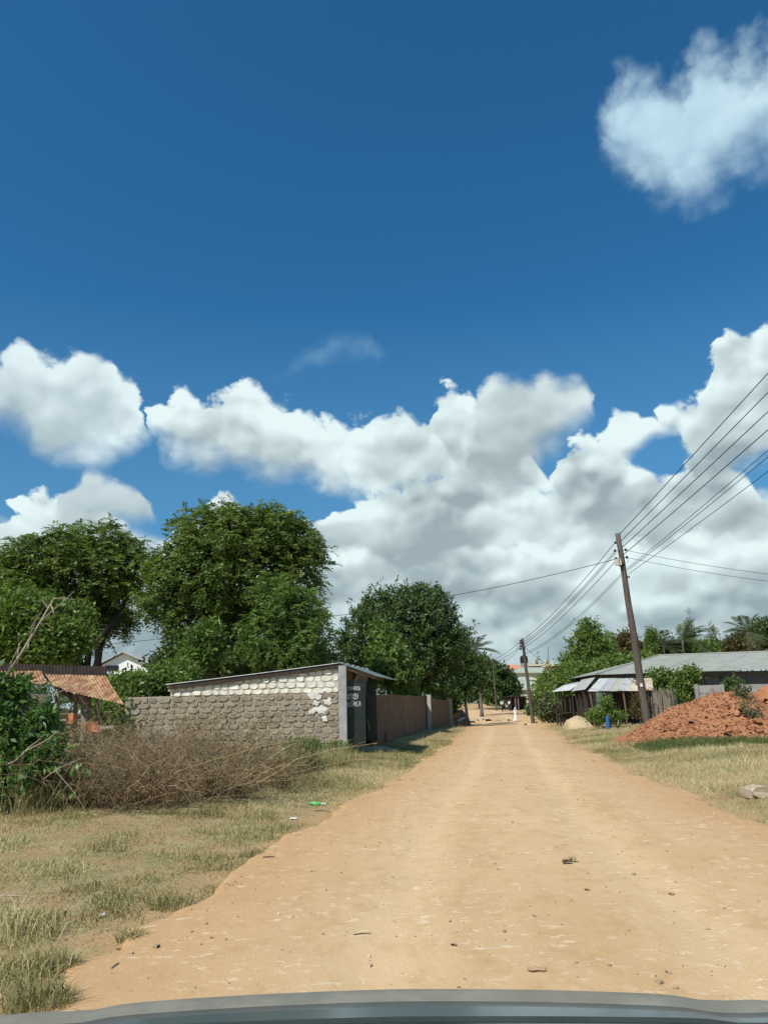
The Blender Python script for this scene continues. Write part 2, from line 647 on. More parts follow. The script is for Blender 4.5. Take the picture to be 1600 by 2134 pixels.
M = {}
M['bark'] = surf('bark', C(.10, .075, .055), C(.17, .13, .095), 9, .95, .6, 30, stretch=(1, 1, .3))
M['dark_bark'] = surf('dark_bark', C(.045, .035, .028), C(.08, .062, .048), 9, .95, .6, 30, stretch=(1, 1, .3))
M['palm_bark'] = surf('palm_bark', C(.13, .11, .09), C(.2, .17, .14), 9, .95, .6, 20, stretch=(1, 1, 4))
M['pole'] = surf('weathered_pole', C(.075, .06, .05), C(.135, .112, .095), 12, .9, .5, 40, C(.05, .035, .028), 3, stretch=(2, 2, .25))
M['twig'] = foliage('dry_twig', C(.10, .066, .038), C(.37, .26, .145), C(.60, .48, .30), 0.0, .9)
M['grass'] = foliage('grass_blades', C(.15, .158, .06), C(.445, .385, .19), C(.62, .54, .32), .25, .75)
M['green_grass'] = foliage('green_grass_blades', C(.06, .10, .03), C(.16, .19, .06), C(.35, .3, .14), .3, .7)
M['leaf_olive'] = foliage('olive_leaf', C(.062, .108, .024), C(.18, .25, .055), C(.34, .31, .065), .4)
M['leaf_dark'] = foliage('dark_leaf', C(.033, .07, .02), C(.093, .15, .04), C(.18, .23, .055), .3)
M['leaf_mid'] = foliage('mid_leaf', C(.07, .125, .03), C(.185, .265, .058), C(.34, .36, .08), .4)
M['leaf_fresh'] = foliage('fresh_leaf', C(.06, .12, .028), C(.17, .26, .06), C(.32, .36, .08), .36)
M['leaf_shrub'] = foliage('shrub_leaf', C(.04, .10, .028), C(.12, .22, .05), C(.27, .37, .10), .35, .4)
M['leaf_grey'] = foliage('grey_green_leaf', C(.07, .095, .045), C(.16, .18, .09), C(.26, .24, .13), .25, .7)
M['leaf_palm'] = foliage('palm_leaf', C(.03, .06, .025), C(.09, .13, .05), C(.2, .18, .08), .25)
M['leaf_brown'] = foliage('rusty_leaf', C(.06, .055, .02), C(.15, .12, .045), C(.25, .15, .06), .3)
M['concrete'] = surf('concrete', C(.26, .25, .235), C(.36, .35, .33), 5, .9, .2, 60, C(.18, .17, .155), 2.2)
M['black'] = surf('black_plastic', C(.012, .012, .012), C(.02, .02, .02), 5, .5, 0)

# ------------------------------------------------------------------ ground
def ground_material():
    m, g, p, out = new_mat('verge_soil')
    tc_ = g.n('ShaderNodeTexCoord')
    co = tc_.outputs['Object']
    n1 = g.noise(co, 0.8, 6, 0.65)
    n2 = g.noise(g.v('ADD', co, (31, 7, 0)), 2.6, 6, 0.7)
    n3 = g.noise(co, 26, 4, 0.7)
    soil = g.mix(g.rng(n3, .35, .65), C(.33, .215, .105), C(.42, .285, .145))
    straw = g.mix(g.rng(n3, .3, .7), C(.30, .24, .115), C(.45, .365, .19))
    green = g.mix(g.rng(n3, .3, .7), C(.20, .18, .075), C(.32, .275, .13))
    c = g.mix(g.rng(n2, .42, .56), soil, straw)
    c = g.mix(g.rng(n1, .5, .64), c, green)
    ed = g.n('ShaderNodeAttribute', attribute_name='from_road')
    near = g.rng(g.m('ADD', ed.outputs['Fac'], g.m('MULTIPLY', g.m('SUBTRACT', n2, .5), 1.8)), .0, .7, 1.0, 0.0)
    c = g.mix(near, c, g.mix(g.rng(n3, .3, .7), C(.43, .275, .135), C(.52, .345, .18)))
    g.put(p.inputs['Base Color'], c)
    p.inputs['Roughness'].default_value = .95
    p.inputs['Specular IOR Level'].default_value = .1
    b = g.n('ShaderNodeBump')
    b.inputs['Strength'].default_value = .8
    b.inputs['Distance'].default_value = .03
    g.put(b.inputs['Height'], g.noise(co, 22, 6, .7))
    g.put(p.inputs['Normal'], b.outputs[0])
    return m


gy = np.concatenate([np.linspace(-30, -4, 14)[:-1], np.linspace(-4, 26, 180), np.geomspace(26.2, 140, 110), np.geomspace(145, 5000, 30)])
gx = np.concatenate([-np.geomspace(14, 4000, 34)[::-1], np.linspace(-13.8, 16, 160), np.geomspace(16.3, 60, 44), np.geomspace(64, 4000, 24)])
GX, GY = np.meshgrid(gx, gy)
GZ = gz(GX, GY) - 0.09 * sstep(0.0, 0.7, -side(GX, GY)) * (GY < 132)
nx_, ny_ = len(gx), len(gy)
idx = np.arange(nx_ * ny_).reshape(ny_, nx_)
Q = np.stack([idx[:-1, :-1], idx[:-1, 1:], idx[1:, 1:], idx[1:, :-1]], -1).reshape(-1, 4)
ground = link('ground', fast_mesh('ground', np.stack([GX, GY, GZ], -1), Q, smooth=True), ground_material())
ea_ = ground.data.attributes.new('from_road', 'FLOAT', 'POINT')
ea_.data.foreach_set('value', np.clip(side(GX, GY), -2, 50).astype(np.float32).ravel())
tag(ground, kind='structure')


# ------------------------------------------------------------------ dirt road
def road_material():
    m, g, p, out = new_mat('laterite_road')
    tc_ = g.n('ShaderNodeTexCoord')
    co = tc_.outputs['Object']
    a = g.n('ShaderNodeAttribute', attribute_name='across')
    u = a.outputs['Fac']
    n1 = g.noise(g.v('MULTIPLY', co, (1, .35, 1)), .9, 6, .6)
    n2 = g.noise(g.v('MULTIPLY', co, (1, .6, 1)), 5.0, 6, .65)
    n3 = g.noise(co, 60, 4, .7)
    base = g.mix(g.rng(n1, .3, .7), C(.535, .35, .18), C(.62, .43, .24))
    base = g.mix(g.rng(n2, .5, .72, 0, .6), base, C(.46, .285, .125))
    edge = g.m('ADD', g.m('ABSOLUTE', u), g.m('MULTIPLY', g.m('SUBTRACT', n1, .5), .9))
    red = g.rng(edge, .55, .95, 0, .75)
    base = g.mix(red, base, C(.49, .295, .14))
    # the two wheel tracks are polished paler
    tr = g.m('ABSOLUTE', g.m('SUBTRACT', g.m('ABSOLUTE', g.m('ADD', u, .08)), .33))
    base = g.mix(g.rng(g.m('ADD', tr, g.m('MULTIPLY', g.m('SUBTRACT', n2, .5), .25)), .02, .16, .38, 0), base, C(.68, .50, .29))
    # flakes of pale coral marl in the surface
    n4 = g.noise(g.v('MULTIPLY', co, (1, 1.5, 1)), 7.5, 4, .75)
    n5 = g.noise(co, 1.1, 3, .5)
    fl = g.m('MULTIPLY', g.rng(n4, .57, .62), g.rng(n5, .36, .58))
    base = g.mix(g.m('MULTIPLY', fl, .7), base, C(.76, .62, .42))
    sp = g.voro(co, 42, 0)
    base = g.mix(g.rng(sp, .09, .14, .45, 0), base, g.mix(g.rng(n2, .45, .55), C(.66, .55, .4), C(.2, .13, .08)))
    k = g.rng(n3, .2, .8, .92, 1.07)
    base = g.mix(1.0, base, g.comb(k, k, k), 'MULTIPLY')
    g.put(p.inputs['Base Color'], base)
    p.inputs['Roughness'].default_value = .95
    p.inputs['Specular IOR Level'].default_value = .12
    b = g.n('ShaderNodeBump')
    b.inputs['Strength'].default_value = .5
    b.inputs['Distance'].default_value = .02
    h = g.m('ADD', g.noise(g.v('MULTIPLY', co, (1, .7, 1)), 9, 8, .7), g.m('MULTIPLY', n3, .35))
    h = g.m('ADD', h, g.m('MULTIPLY', fl, .35))
    g.put(b.inputs['Height'], h)
    g.put(p.inputs['Normal'], b.outputs[0])
    return m


M['road'] = road_material()
ry = np.concatenate([np.linspace(-8, 30, 330), np.geomspace(30.1, 130, 150)])
ru = np.linspace(-1, 1, 81)
RU, RYY = np.meshgrid(ru, ry)
edge_l = 0.42 * fbm(ry * 0 + 3, ry, .55, 4, 11) + 0.2 * fbm(ry * 0 + 1, ry, 2.6, 3, 12)
edge_r = 0.42 * fbm(ry * 0 + 9, ry, .55, 4, 21) + 0.2 * fbm(ry * 0 + 5, ry, 2.6, 3, 22)
Wd = road_w(RYY) + np.where(RU < 0, edge_l[:, None], edge_r[:, None]) + 0.08
RXX = road_x(RYY) + RU * Wd
au = np.abs(RU)
base_z = gz(RXX, RYY)
relief = 0.035 * (1 - au ** 2) + 0.03 * fbm(RXX, RYY, .45, 3, 31) + 0.012 * fbm(RXX, RYY, 2.2, 3, 33)
relief -= 0.03 * np.exp(-((RU - .25) / .09) ** 2) + 0.03 * np.exp(-((RU + .41) / .09) ** 2)
fade = sstep(1.0, 0.82, au)
RZ = base_z + 0.022 + relief * fade - 0.075 * sstep(.985, 1.0, au)
idx = np.arange(RU.size).reshape(RU.shape)
Q = np.stack([idx[:-1, :-1], idx[:-1, 1:], idx[1:, 1:], idx[1:, :-1]], -1).reshape(-1, 4)
me = fast_mesh('road', np.stack([RXX, RYY, RZ], -1), Q, smooth=True)
at_ = me.attributes.new('across', 'FLOAT', 'POINT')
at_.data.foreach_set('value', RU.astype(np.float32).ravel())
road = tag(link('road', me, M['road']), kind='structure')


def road_z(x, y):
    u = (x - road_x(y)) / (road_w(y) + .08)
    au_ = np.minimum(np.abs(u), 1)
    r = 0.035 * (1 - au_ ** 2) + 0.03 * fbm(x, y, .45, 3, 31) + 0.012 * fbm(x, y, 2.2, 3, 33)
    r = r - 0.03 * np.exp(-((u - .25) / .09) ** 2) - 0.03 * np.exp(-((u + .41) / .09) ** 2)
    return gz(x, y) + .022 + r * sstep(1.0, .82, au_)


# ------------------------------------------------------------------ loose grains and pebbles on the road (nobody could count them)
def scatter_pebbles(name, pts, sizes, tint, mat):
    n = len(pts)
    base = np.array([[1, 0, 0], [-1, 0, 0], [0, 1, 0], [0, -1, 0], [0, 0, 1], [0, 0, -.6]], float)
    tri = np.array([[0, 2, 4], [2, 1, 4], [1, 3, 4], [3, 0, 4], [2, 0, 5], [1, 2, 5], [3, 1, 5], [0, 3, 5]])
    V = base[None] * (1 + .35 * (rng.random((n, 6, 1)) - .5))
    a = rng.random(n) * 6.28
    ca, sa = np.cos(a), np.sin(a)
    sc = sizes[:, None] * (0.7 + .6 * rng.random((n, 3)))
    sc[:, 2] *= .7
    V = V * sc[:, None, :]
    X = V[..., 0] * ca[:, None] - V[..., 1] * sa[:, None]
    Y = V[..., 0] * sa[:, None] + V[..., 1] * ca[:, None]
    V = np.stack([X, Y, V[..., 2]], -1) + pts[:, None, :]
    F = (tri[None] + (np.arange(n) * 6)[:, None, None]).reshape(-1, 3)
    return link(name, fast_mesh(name, V, F, np.repeat(tint, 8)), mat)


M['pebble'] = foliage('pebble', C(.24, .15, .085), C(.50, .36, .21), C(.70, .62, .5), 0.0, .9)
n = 2000
py_ = 3.6 + 26 * rng.random(n) ** 2.0
pu = (rng.random(n) * 2 - 1) * 1.05
px_ = road_x(py_) + pu * road_w(py_)
sz = .003 + .010 * rng.random(n) ** 5 + .0004 * py_
pts = np.stack([px_, py_, road_z(px_, py_) + sz * .2], -1)
tag(scatter_pebbles('road_gravel', pts, sz, rng.random(n), M['pebble']), 'loose gravel and grit strewn over the dirt road', 'gravel', kind='stuff')


# ------------------------------------------------------------------ grass
def blades(name, P, h, w, lean, tint, mat, two=True):
    n = len(P)
    a = rng.random(n) * 6.283
    b = rng.random(n) * 6.283
    s = np.stack([np.cos(a), np.sin(a), 0 * a], -1) * (w / 2)[:, None]
    L = np.stack([np.cos(b), np.sin(b), 0 * b], -1) * (lean * h)[:, None]
    up = np.zeros((n, 3))
    up[:, 2] = h
    P = P - np.array([0, 0, .015])
    if two:
        m1 = P + L * .3 + up * .6
        t1 = P + L + up * (1 - .3 * lean)[:, None]
        V = np.stack([P - s, P + s, m1 + s * .8, m1 - s * .8, t1 + s * .15, t1 - s * .15], 1)
        q = np.array([[0, 1, 2, 3], [3, 2, 4, 5]])
        F = (q[None] + (np.arange(n) * 6)[:, None, None]).reshape(-1, 4)
        tt = np.repeat(tint, 2)
    else:
        t1 = P + L + up
        V = np.stack([P - s, P + s, t1 + s * .2, t1 - s * .2], 1)
        F = np.arange(n * 4).reshape(-1, 4)
        tt = tint
    return link(name, fast_mesh(name, V, F, tt), mat)


def grass_points(n, x0, x1, y0, y1, power, smin, keep=None):
    y = y0 + (y1 - y0) * rng.random(n) ** power
    if x0 == 'L':
        x = road_x(y) - road_w(y) + .45 - x1 * rng.random(n) ** 1.4
    elif x0 == 'R':
        x = road_x(y) + road_w(y) - .45 + x1 * rng.random(n) ** 1.4
    else:
        x = x0 + (x1 - x0) * rng.random(n)
    s = side(x, y)
    den = fbm(x, y, .9, 3, 41) + .55 * fbm(x, y, 3.3, 2, 43)
    ok = (s > smin - .14 - .9 * rng.random(n) ** 4 + .5 * fbm(x, y, 1.7, 2, 47)) & (den + .42 * sstep(-.3, .3, s) > -.12 + .42 * rng.random(n) - .22)
    # bare soil shows along the wheel line left by parked cars
    if keep is not None:
        ok &= keep(x, y)
    x, y = x[ok], y[ok]
    return np.stack([x, y, gz(x, y)], -1)


def verge_grass(name, label, n, x0, x1, y0, y1, power, hk, keep=None, two=True, greenk=0.0, wk=1.0, smin=0.0):
    P = grass_points(n, x0, x1, y0, y1, power, smin, keep)
    k = len(P)
    patch = fbm(P[:, 0], P[:, 1], .5, 3, 51)
    tuft = np.clip(fbm(P[:, 0], P[:, 1], 2.3, 2, 53) + .5, 0, 1)
    h = hk * (.35 + .9 * tuft ** 2) * (.5 + rng.random(k))
    h *= .5 + .5 * sstep(-.2, .5, side(P[:, 0], P[:, 1]))
    w = wk * (.0035 + .004 * rng.random(k)) * (1 + P[:, 1] * .045)
    tint = np.clip(.62 - greenk - 1.1 * patch + .6 * (rng.random(k) - .5) + .12, 0, 1)
    o = blades(name, P, h, w, .2 + 1.5 * rng.random(k) ** 1.5, tint, M['grass'], two)
    return tag(o, label, 'grass', kind='stuff')


def not_building(x, y):
    return ~((x < -1.1) & (x > -8) & (y > 22.9) & (y < 29))


bare = lambda x, y: not_building(x, y) & ~((np.abs(x - (road_x(y) - road_w(y) - 2.2 - .03 * y)) < .16) & (fbm(x, y, .8, 2, 61) > -.12))
verge_grass('verge_grass', 'dry straw coloured grass standing on the near left verge', 60000, 'L', 9.0, 3.2, 14, 1.15, .085, bare)
verge_grass('verge_grass', 'short trampled dry grass matted over the near left verge', 190000, 'L', 9.0, 3.2, 15, 1.15, .036, None, False, 0.0, 1.25)
verge_grass('verge_grass', 'dry grass fringe between thicket and road by the stone shop', 80000, 'L', 9.0, 13, 32, 1.1, .11, bare, False, .08, 1.3)
verge_grass('verge_grass', 'dry grass on the right verge in front of the red mound', 140000, 'R', 13.0, 8, 32, 1.15, .10, not_building, False, .06, 1.2)
verge_grass('verge_grass', 'distant grass flanking both sides of the road towards the bend', 70000, -12, 40, 28, 90, 1.3, .16, not_building, False, .18, 1.4)


# tussocks: each a clump of longer blades
def tussock(px, py, r, h, n, label, green=.35):
    c = gnd(px, py)
    a = rng.random(n) * 6.283
    rr = r * np.sqrt(rng.random(n))
    x, y = c.x + rr * np.cos(a), c.y + rr * np.sin(a)
    P = np.stack([x, y, gz(x, y)], -1)
    hh = h * (.4 + .7 * rng.random(n)) * (1.1 - .5 * rr / r)
    b = rng.random(n) * .9
    tint = np.clip(green + .55 * rng.random(n), 0, 1)
    loc = np.array([c.x, c.y, c.z])
    o = blades('grass_tussock', P - loc, hh, .004 + .004 * rng.random(n), .2 + b, tint, M['grass'])
    o.location = c
    return tag(o, label, 'grass tussock', 'grass tussocks on the left verge')


tussock(80, 2105, .17, .24, 420, 'green grass tussock beside the car bonnet, nearest of all', .05)
tussock(60, 2035, .24, .25, 480, 'big straw tussock just behind the one by the bonnet', .4)
tussock(125, 2020, .12, .17, 260, 'low tussock at the road edge, right of the big straw tussock', .35)
tussock(275, 1960, .10, .14, 220, 'small green tussock at the road edge left of the bare dirt', .2)
tussock(525, 1785, .13, .12, 240, 'dark low tussock standing alone out on the red road edge', .05)
tussock(555, 1750, .2, .13, 260, 'wide pale tussock at the road edge beyond the dark lone one', .45)
tussock(355, 1890, .18, .2, 320, 'bushy green tussock midway along the near left road edge', .2)
tussock(30, 1950, .3, .3, 420, 'tall yellow tussock at the left frame edge', .6)

# ------------------------------------------------------------------ vegetation builders
def unit(v):
    return v / np.maximum(np.linalg.norm(v, axis=-1, keepdims=True), 1e-9)


def leaf_quads(P, A, N, L, W):
    """one folded rhombus per leaf: base point, axis, normal, length, half width"""
    S = unit(np.cross(A, N))
    mid = P + A * (L * .45)[:, None] - N * (W * .25)[:, None]
    V = np.stack([P, mid + S * W[:, None], P + A * L[:, None], mid - S * W[:, None]], 1)
    V[:, 1] += N * (W * .5)[:, None]
    V[:, 3] += N * (W * .5)[:, None]
    return V


def rand_dir(n):
    return unit(rng.normal(size=(n, 3)))


def shell_points(blobs, n, inner=.55):
    """points through the outer part of a union of ellipsoids, with the outward direction"""
    vol = np.array([max(r[0] * r[1], .1) + max(r[1] * r[2], .1) + r[0] * r[2] for _, r in blobs])
    pick = rng.choice(len(blobs), n, p=vol / vol.sum())
    c = np.array([list(b[0]) for b in blobs])[pick]
    r = np.array([list(b[1]) for b in blobs])[pick]
    d = rand_dir(n)
    t = inner + (1 - inner) * rng.random(n) ** .6
    # uneven outline: radius wobbles with direction
    wob = 1 + .16 * np.sin(d[:, 0] * 5 + pick * 1.7) * np.sin(d[:, 2] * 6 + pick) + .10 * (rng.random(n) - .5)
    wob = wob * np.where(rng.random(n) < .2, 1.0 + .3 * rng.random(n), 1.0)
    return c + d * r * (t * wob)[:, None], d, t


def clump_leaves(kind, Cn, O, size):
    """leaves of all the clumps of a crown: returns quads and one tint per leaf"""
    n = len(Cn)
    ctint = rng.random(n)
    if kind == 'pinnate':
        nf, nl = 4, 6
        fr = unit(np.repeat(O, nf, 0) * .8 + rand_dir(n * nf) * .9 + np.array([0, 0, .15]))
        base = np.repeat(Cn, nf, 0) + rng.normal(size=(n * nf, 3)) * .10 * size
        FL = size * (.40 + .35 * rng.random(n * nf))
        S = unit(np.cross(fr, np.array([0, 0, 1.0]) + .3 * rand_dir(n * nf)))
        Pq, Aq, Nq = [], [], []
        for i in range(nl):
            t = (i + .6) / nl
            p = base + fr * (FL * t)[:, None] - np.array([0, 0, 1.0]) * (FL * .45 * t * t)[:, None]
            for sg in (-1, 1):
                a = unit(S * sg + fr * .55 - np.array([0, 0, .35]) + .25 * rand_dir(n * nf))
                Pq.append(p)
                Aq.append(a)
                Nq.append(unit(np.array([0, 0, .45]) + .9 * rand_dir(n * nf) + np.repeat(O, nf, 0) * .7))
        k = nl * 2
        P, A, N = np.concatenate(Pq), np.concatenate(Aq), np.concatenate(Nq)
        L = size * (.16 + .09 * rng.random(len(P)))
        W_ = L * .19
        tint = np.tile(np.repeat(ctint, nf), k)
    elif kind == 'broad':
        nl = 13
        P = np.repeat(Cn, nl, 0) + rng.normal(size=(n * nl, 3)) * .12 * size
        A = unit(np.repeat(O, nl, 0) * .45 + rand_dir(n * nl) - np.array([0, 0, .35]))
        N = unit(rand_dir(n * nl) * .8 + np.array([0, 0, .4]) + np.repeat(O, nl, 0) * .8)
        L = size * (.26 + .16 * rng.random(n * nl))
        W_ = L * .19
        tint = np.repeat(ctint, nl)
    elif kind == 'weep':
        nl = 22
        t = np.tile(np.linspace(0, 1, nl), n)
        SL = np.repeat(size * (.7 + .9 * rng.random(n)), nl)
        drift = np.repeat(unit(O * np.array([1, 1, .2])), nl, 0)
        P = np.repeat(Cn, nl, 0) + drift * (SL * .35 * np.sqrt(t))[:, None] - np.array([0, 0, 1.0]) * (SL * t)[:, None]
        P = P + rng.normal(size=P.shape) * .03 * size
        A = unit(rand_dir(n * nl) * .55 - np.array([0, 0, 1.0]) + drift * .3)
        N = unit(rand_dir(n * nl) + drift * .8)
        L = size * (.20 + .12 * rng.random(n * nl))
        W_ = L * .12
        tint = np.repeat(ctint, nl)
    elif kind == 'needle':
        nl = 16
        P = np.repeat(Cn, nl, 0) + rng.normal(size=(n * nl, 3)) * .12 * size
        A = unit(rand_dir(n * nl) * .7 + np.repeat(O, nl, 0) * .5 - np.array([0, 0, .1]))
        N = rand_dir(n * nl)
        L = size * (.35 + .3 * rng.random(n * nl))
        W_ = L * .05
        tint = np.repeat(ctint, nl)
    else:  # 'small'
        nl = 16
        P = np.repeat(Cn, nl, 0) + rng.normal(size=(n * nl, 3)) * .17 * size
        A = unit(np.repeat(O, nl, 0) * .5 + rand_dir(n * nl))
        N = unit(rand_dir(n * nl) + np.array([0, 0, .4]) + np.repeat(O, nl, 0) * .7)
        L = size * (.15 + .10 * rng.random(n * nl))
        W_ = L * .26
        tint = np.repeat(ctint, nl)
    tint = np.clip(tint * .7 + .3 * rng.random(len(P)), 0, 1)
    return leaf_quads(P, A, N, L, W_), tint


def limb(m, p, q, r0, r1, wob=.15, seg=5, n=6):
    p, q = Vector(p), Vector(q)
    L = (q - p).length
    pts, rs = [], []
    for i in range(seg + 1):
        t = i / seg
        w = math.sin(math.pi * t) * wob * L
        pts.append(p.lerp(q, t) + Vector((random.uniform(-1, 1), random.uniform(-1, 1), random.uniform(-.4, .8))) * w * .5)
        rs.append(r0 + (r1 - r0) * t)
    m.tube(pts, rs, n, cap=False)


def make_tree(name, label, cat, base, blobs, kind, clumps, size, leaf, trunk_r=.2, bark='bark', fork=None, inner=.55, group=None, twigs=40, stems=1, extra=None):
    """trunk with limbs to each mass of the crown, crown of single leaves"""
    base = Vector(base)
    root = thing(name, label, cat, base, group)
    m = MB()
    bl = [(np.array(list(Vector(c) - base)), np.array(r, float)) for c, r in blobs]
    top = fork if fork is not None else float(min(b[0][2] - b[1][2] * .6 for b in bl))
    top = max(top, .25)
    forks = []
    for s_ in range(stems):
        off = Vector((random.uniform(-.5, .5), random.uniform(-.3, .3), 0)) * (0 if stems == 1 else trunk_r * 5)
        lean = Vector((random.uniform(-.12, .12), random.uniform(-.1, .1), 0)) * top
        f = off + lean + Vector((0, 0, top))
        pts = [off * .5 + Vector((0, 0, -.2)), off * .55 + Vector((0, 0, .05)), off * .7 + lean * .35 + Vector((0, 0, top * .5)), f]
        m.tube(pts, [trunk_r * 1.5, trunk_r * 1.15, trunk_r * .9, trunk_r * .8], 9, cap=False)
        forks.append(f)
    for i, (c, r) in enumerate(bl):
        limb(m, forks[i % len(forks)], c, trunk_r * .55, trunk_r * .2)
    P, O, t = shell_points(bl, clumps, inner)
    pick = rng.choice(len(P), min(twigs, len(P)), replace=False)
    cc = np.array([b[0] for b in bl])
    for k in pick:
        j = int(np.argmin(((cc - P[k]) ** 2).sum(1)))
        limb(m, cc[j], P[k], trunk_r * .16, trunk_r * .04, .12, 4, 4)
    m.build('trunk', M[bark], root, smooth=True, local=True)
    V, tint = clump_leaves(kind, P, O, size)
    if extra is not None:
        V2, t2 = extra(base)
        V, tint = np.concatenate([V, V2]), np.concatenate([tint, t2])
    link('crown', fast_mesh('crown', V.reshape(-1, 3), np.arange(len(V) * 4).reshape(-1, 4), tint), M[leaf], root)
    return root


def B(px, py, Y, rx, ry, rd=None):
    """an ellipsoid of a crown whose middle is seen at a pixel; half width and half height in photo pixels"""
    p = at(px, py, Y)
    k = Y / 1600
    return (p, (rx * k, (rd if rd else (rx + ry) / 2) * k, ry * k))


def make_palm(name, label, base, height, lean, fronds, flen, leaf='leaf_palm', r=.14, group=None, droop=.9, cat='palm', wind=0.0):
    base = Vector(base)
    root = thing(name, label, cat, base, group)
    m = MB()
    pts, rs = [], []
    for i in range(9):
        t = i / 8
        pts.append(Vector((lean[0] * t ** 1.6, lean[1] * t ** 1.6, -.2 + (height + .2) * t)))
        rs.append(r * (1.5 - .75 * t ** .4))
    m.tube(pts, rs, 8)
    m.build('trunk', M['palm_bark'], root, smooth=True, local=True)
    top = np.array(pts[-1])
    Vs, Ts = [], []
    rm = MB()
    for k in range(fronds):
        a = 2 * math.pi * (k + random.random() * .6) / fronds
        el = random.choice((1.15, .8, .5, .2, -.1)) + random.uniform(-.15, .15)
        L = flen * random.uniform(.85, 1.1)
        d = np.array([math.cos(a) * math.cos(el), math.sin(a) * math.cos(el), math.sin(el)])
        d[0] += wind
        d = d / np.linalg.norm(d)
        n_ = 26
        t = np.linspace(.06, 1, n_)
        P = top + d * (L * t)[:, None]
        P[:, 2] -= droop * L * .45 * t ** 2.2
        P[:, 0] += wind * L * .3 * t ** 2
        rm.tube([Vector(P[i]) for i in (0, 6, 12, 18, 25)], [.025, .02, .015, .01, .004], 4, cap=False)
        tan = unit(np.gradient(P, axis=0))
        sd_ = unit(np.cross(tan, np.array([0, 0, 1.0])))
        ll = L * .24 * np.sin(np.pi * (t * .85 + .1)) + .05
        for sg in (-1, 1):
            A = unit(sd_ * sg + tan * .6 - np.array([0, 0, .35]) + .15 * rand_dir(n_))
            Vs.append(leaf_quads(P, A, unit(np.cross(A, tan)), ll, ll * .055))
            Ts.append(np.clip(.2 + .5 * random.random() + .3 * rng.random(n_), 0, 1))
    V = np.concatenate(Vs)
    cr = link('crown', fast_mesh('crown', V.reshape(-1, 3), np.arange(len(V) * 4).reshape(-1, 4), np.concatenate(Ts)), M[leaf], root)
    rm.build('frond_ribs', M['palm_bark'], cr, local=True)
    return root


def make_banana(name, label, base, height, n, L, group=None):
    base = Vector(base)
    root = thing(name, label, 'banana plant', base, group)
    m = MB()
    m.tube([(0, 0, -.1), (.03, 0, height * .5), (.05, 0, height)], [.14, .11, .07], 8)
    m.build('stem', M['leaf_stem'], root, smooth=True, local=True)
    Vs = []
    for k in range(n):
        a = 2 * math.pi * (k + random.random() * .5) / n
        el = random.uniform(.5, 1.2)
        d = np.array([math.cos(a) * math.cos(el), math.sin(a) * math.cos(el), math.sin(el)])
        t = np.linspace(0, 1, 9)
        l_ = L * random.uniform(.8, 1.1)
        P = np.array([.05, 0, height * .95]) + d * (l_ * t)[:, None]
        P[:, 2] -= .55 * l_ * t ** 2.4
        tan = unit(np.gradient(P, axis=0))
        s = unit(np.cross(tan, np.array([0, 0, 1.0])))
        w = .24 * L / 2 * np.sin(np.pi * np.clip(t * .95 + .04, 0, 1)) ** .6 + .01
        up = unit(np.cross(s, tan))
        for sg in (-1, 1):
            e = P + s * (sg * w)[:, None] + up * (w * .35)[:, None]
            Vs.append(np.stack([P[:-1], e[:-1], e[1:], P[1:]], 1))
    V = np.concatenate(Vs)
    link('leaves', fast_mesh('leaves', V.reshape(-1, 3), np.arange(len(V) * 4).reshape(-1, 4), .4 + .4 * rng.random(len(V))), M['leaf_fresh'], root)
    return root


def twig_mesh(paths, radii, tint):
    """many thin three sided twigs at once: paths (n, k, 3), radii (n, k)"""
    n, k, _ = paths.shape
    d = unit(np.gradient(paths, axis=1))
    s = unit(np.cross(d, np.array([.31, .55, .78])))
    b = np.cross(d, s)
    ring = []
    for j in range(3):
        a = 2 * math.pi * j / 3
        ring.append(paths + (s * math.cos(a) + b * math.sin(a)) * radii[..., None])
    V = np.stack(ring, 2).reshape(n, k * 3, 3)
    q = []
    for i in range(k - 1):
        for j in range(3):
            j2 = (j + 1) % 3
            q.append((i * 3 + j, i * 3 + j2, (i + 1) * 3 + j2, (i + 1) * 3 + j))
    q = np.array(q)
    F = (q[None] + (np.arange(n) * k * 3)[:, None, None]).reshape(-1, 4)
    return V.reshape(-1, 3), F, np.repeat(tint, len(q))


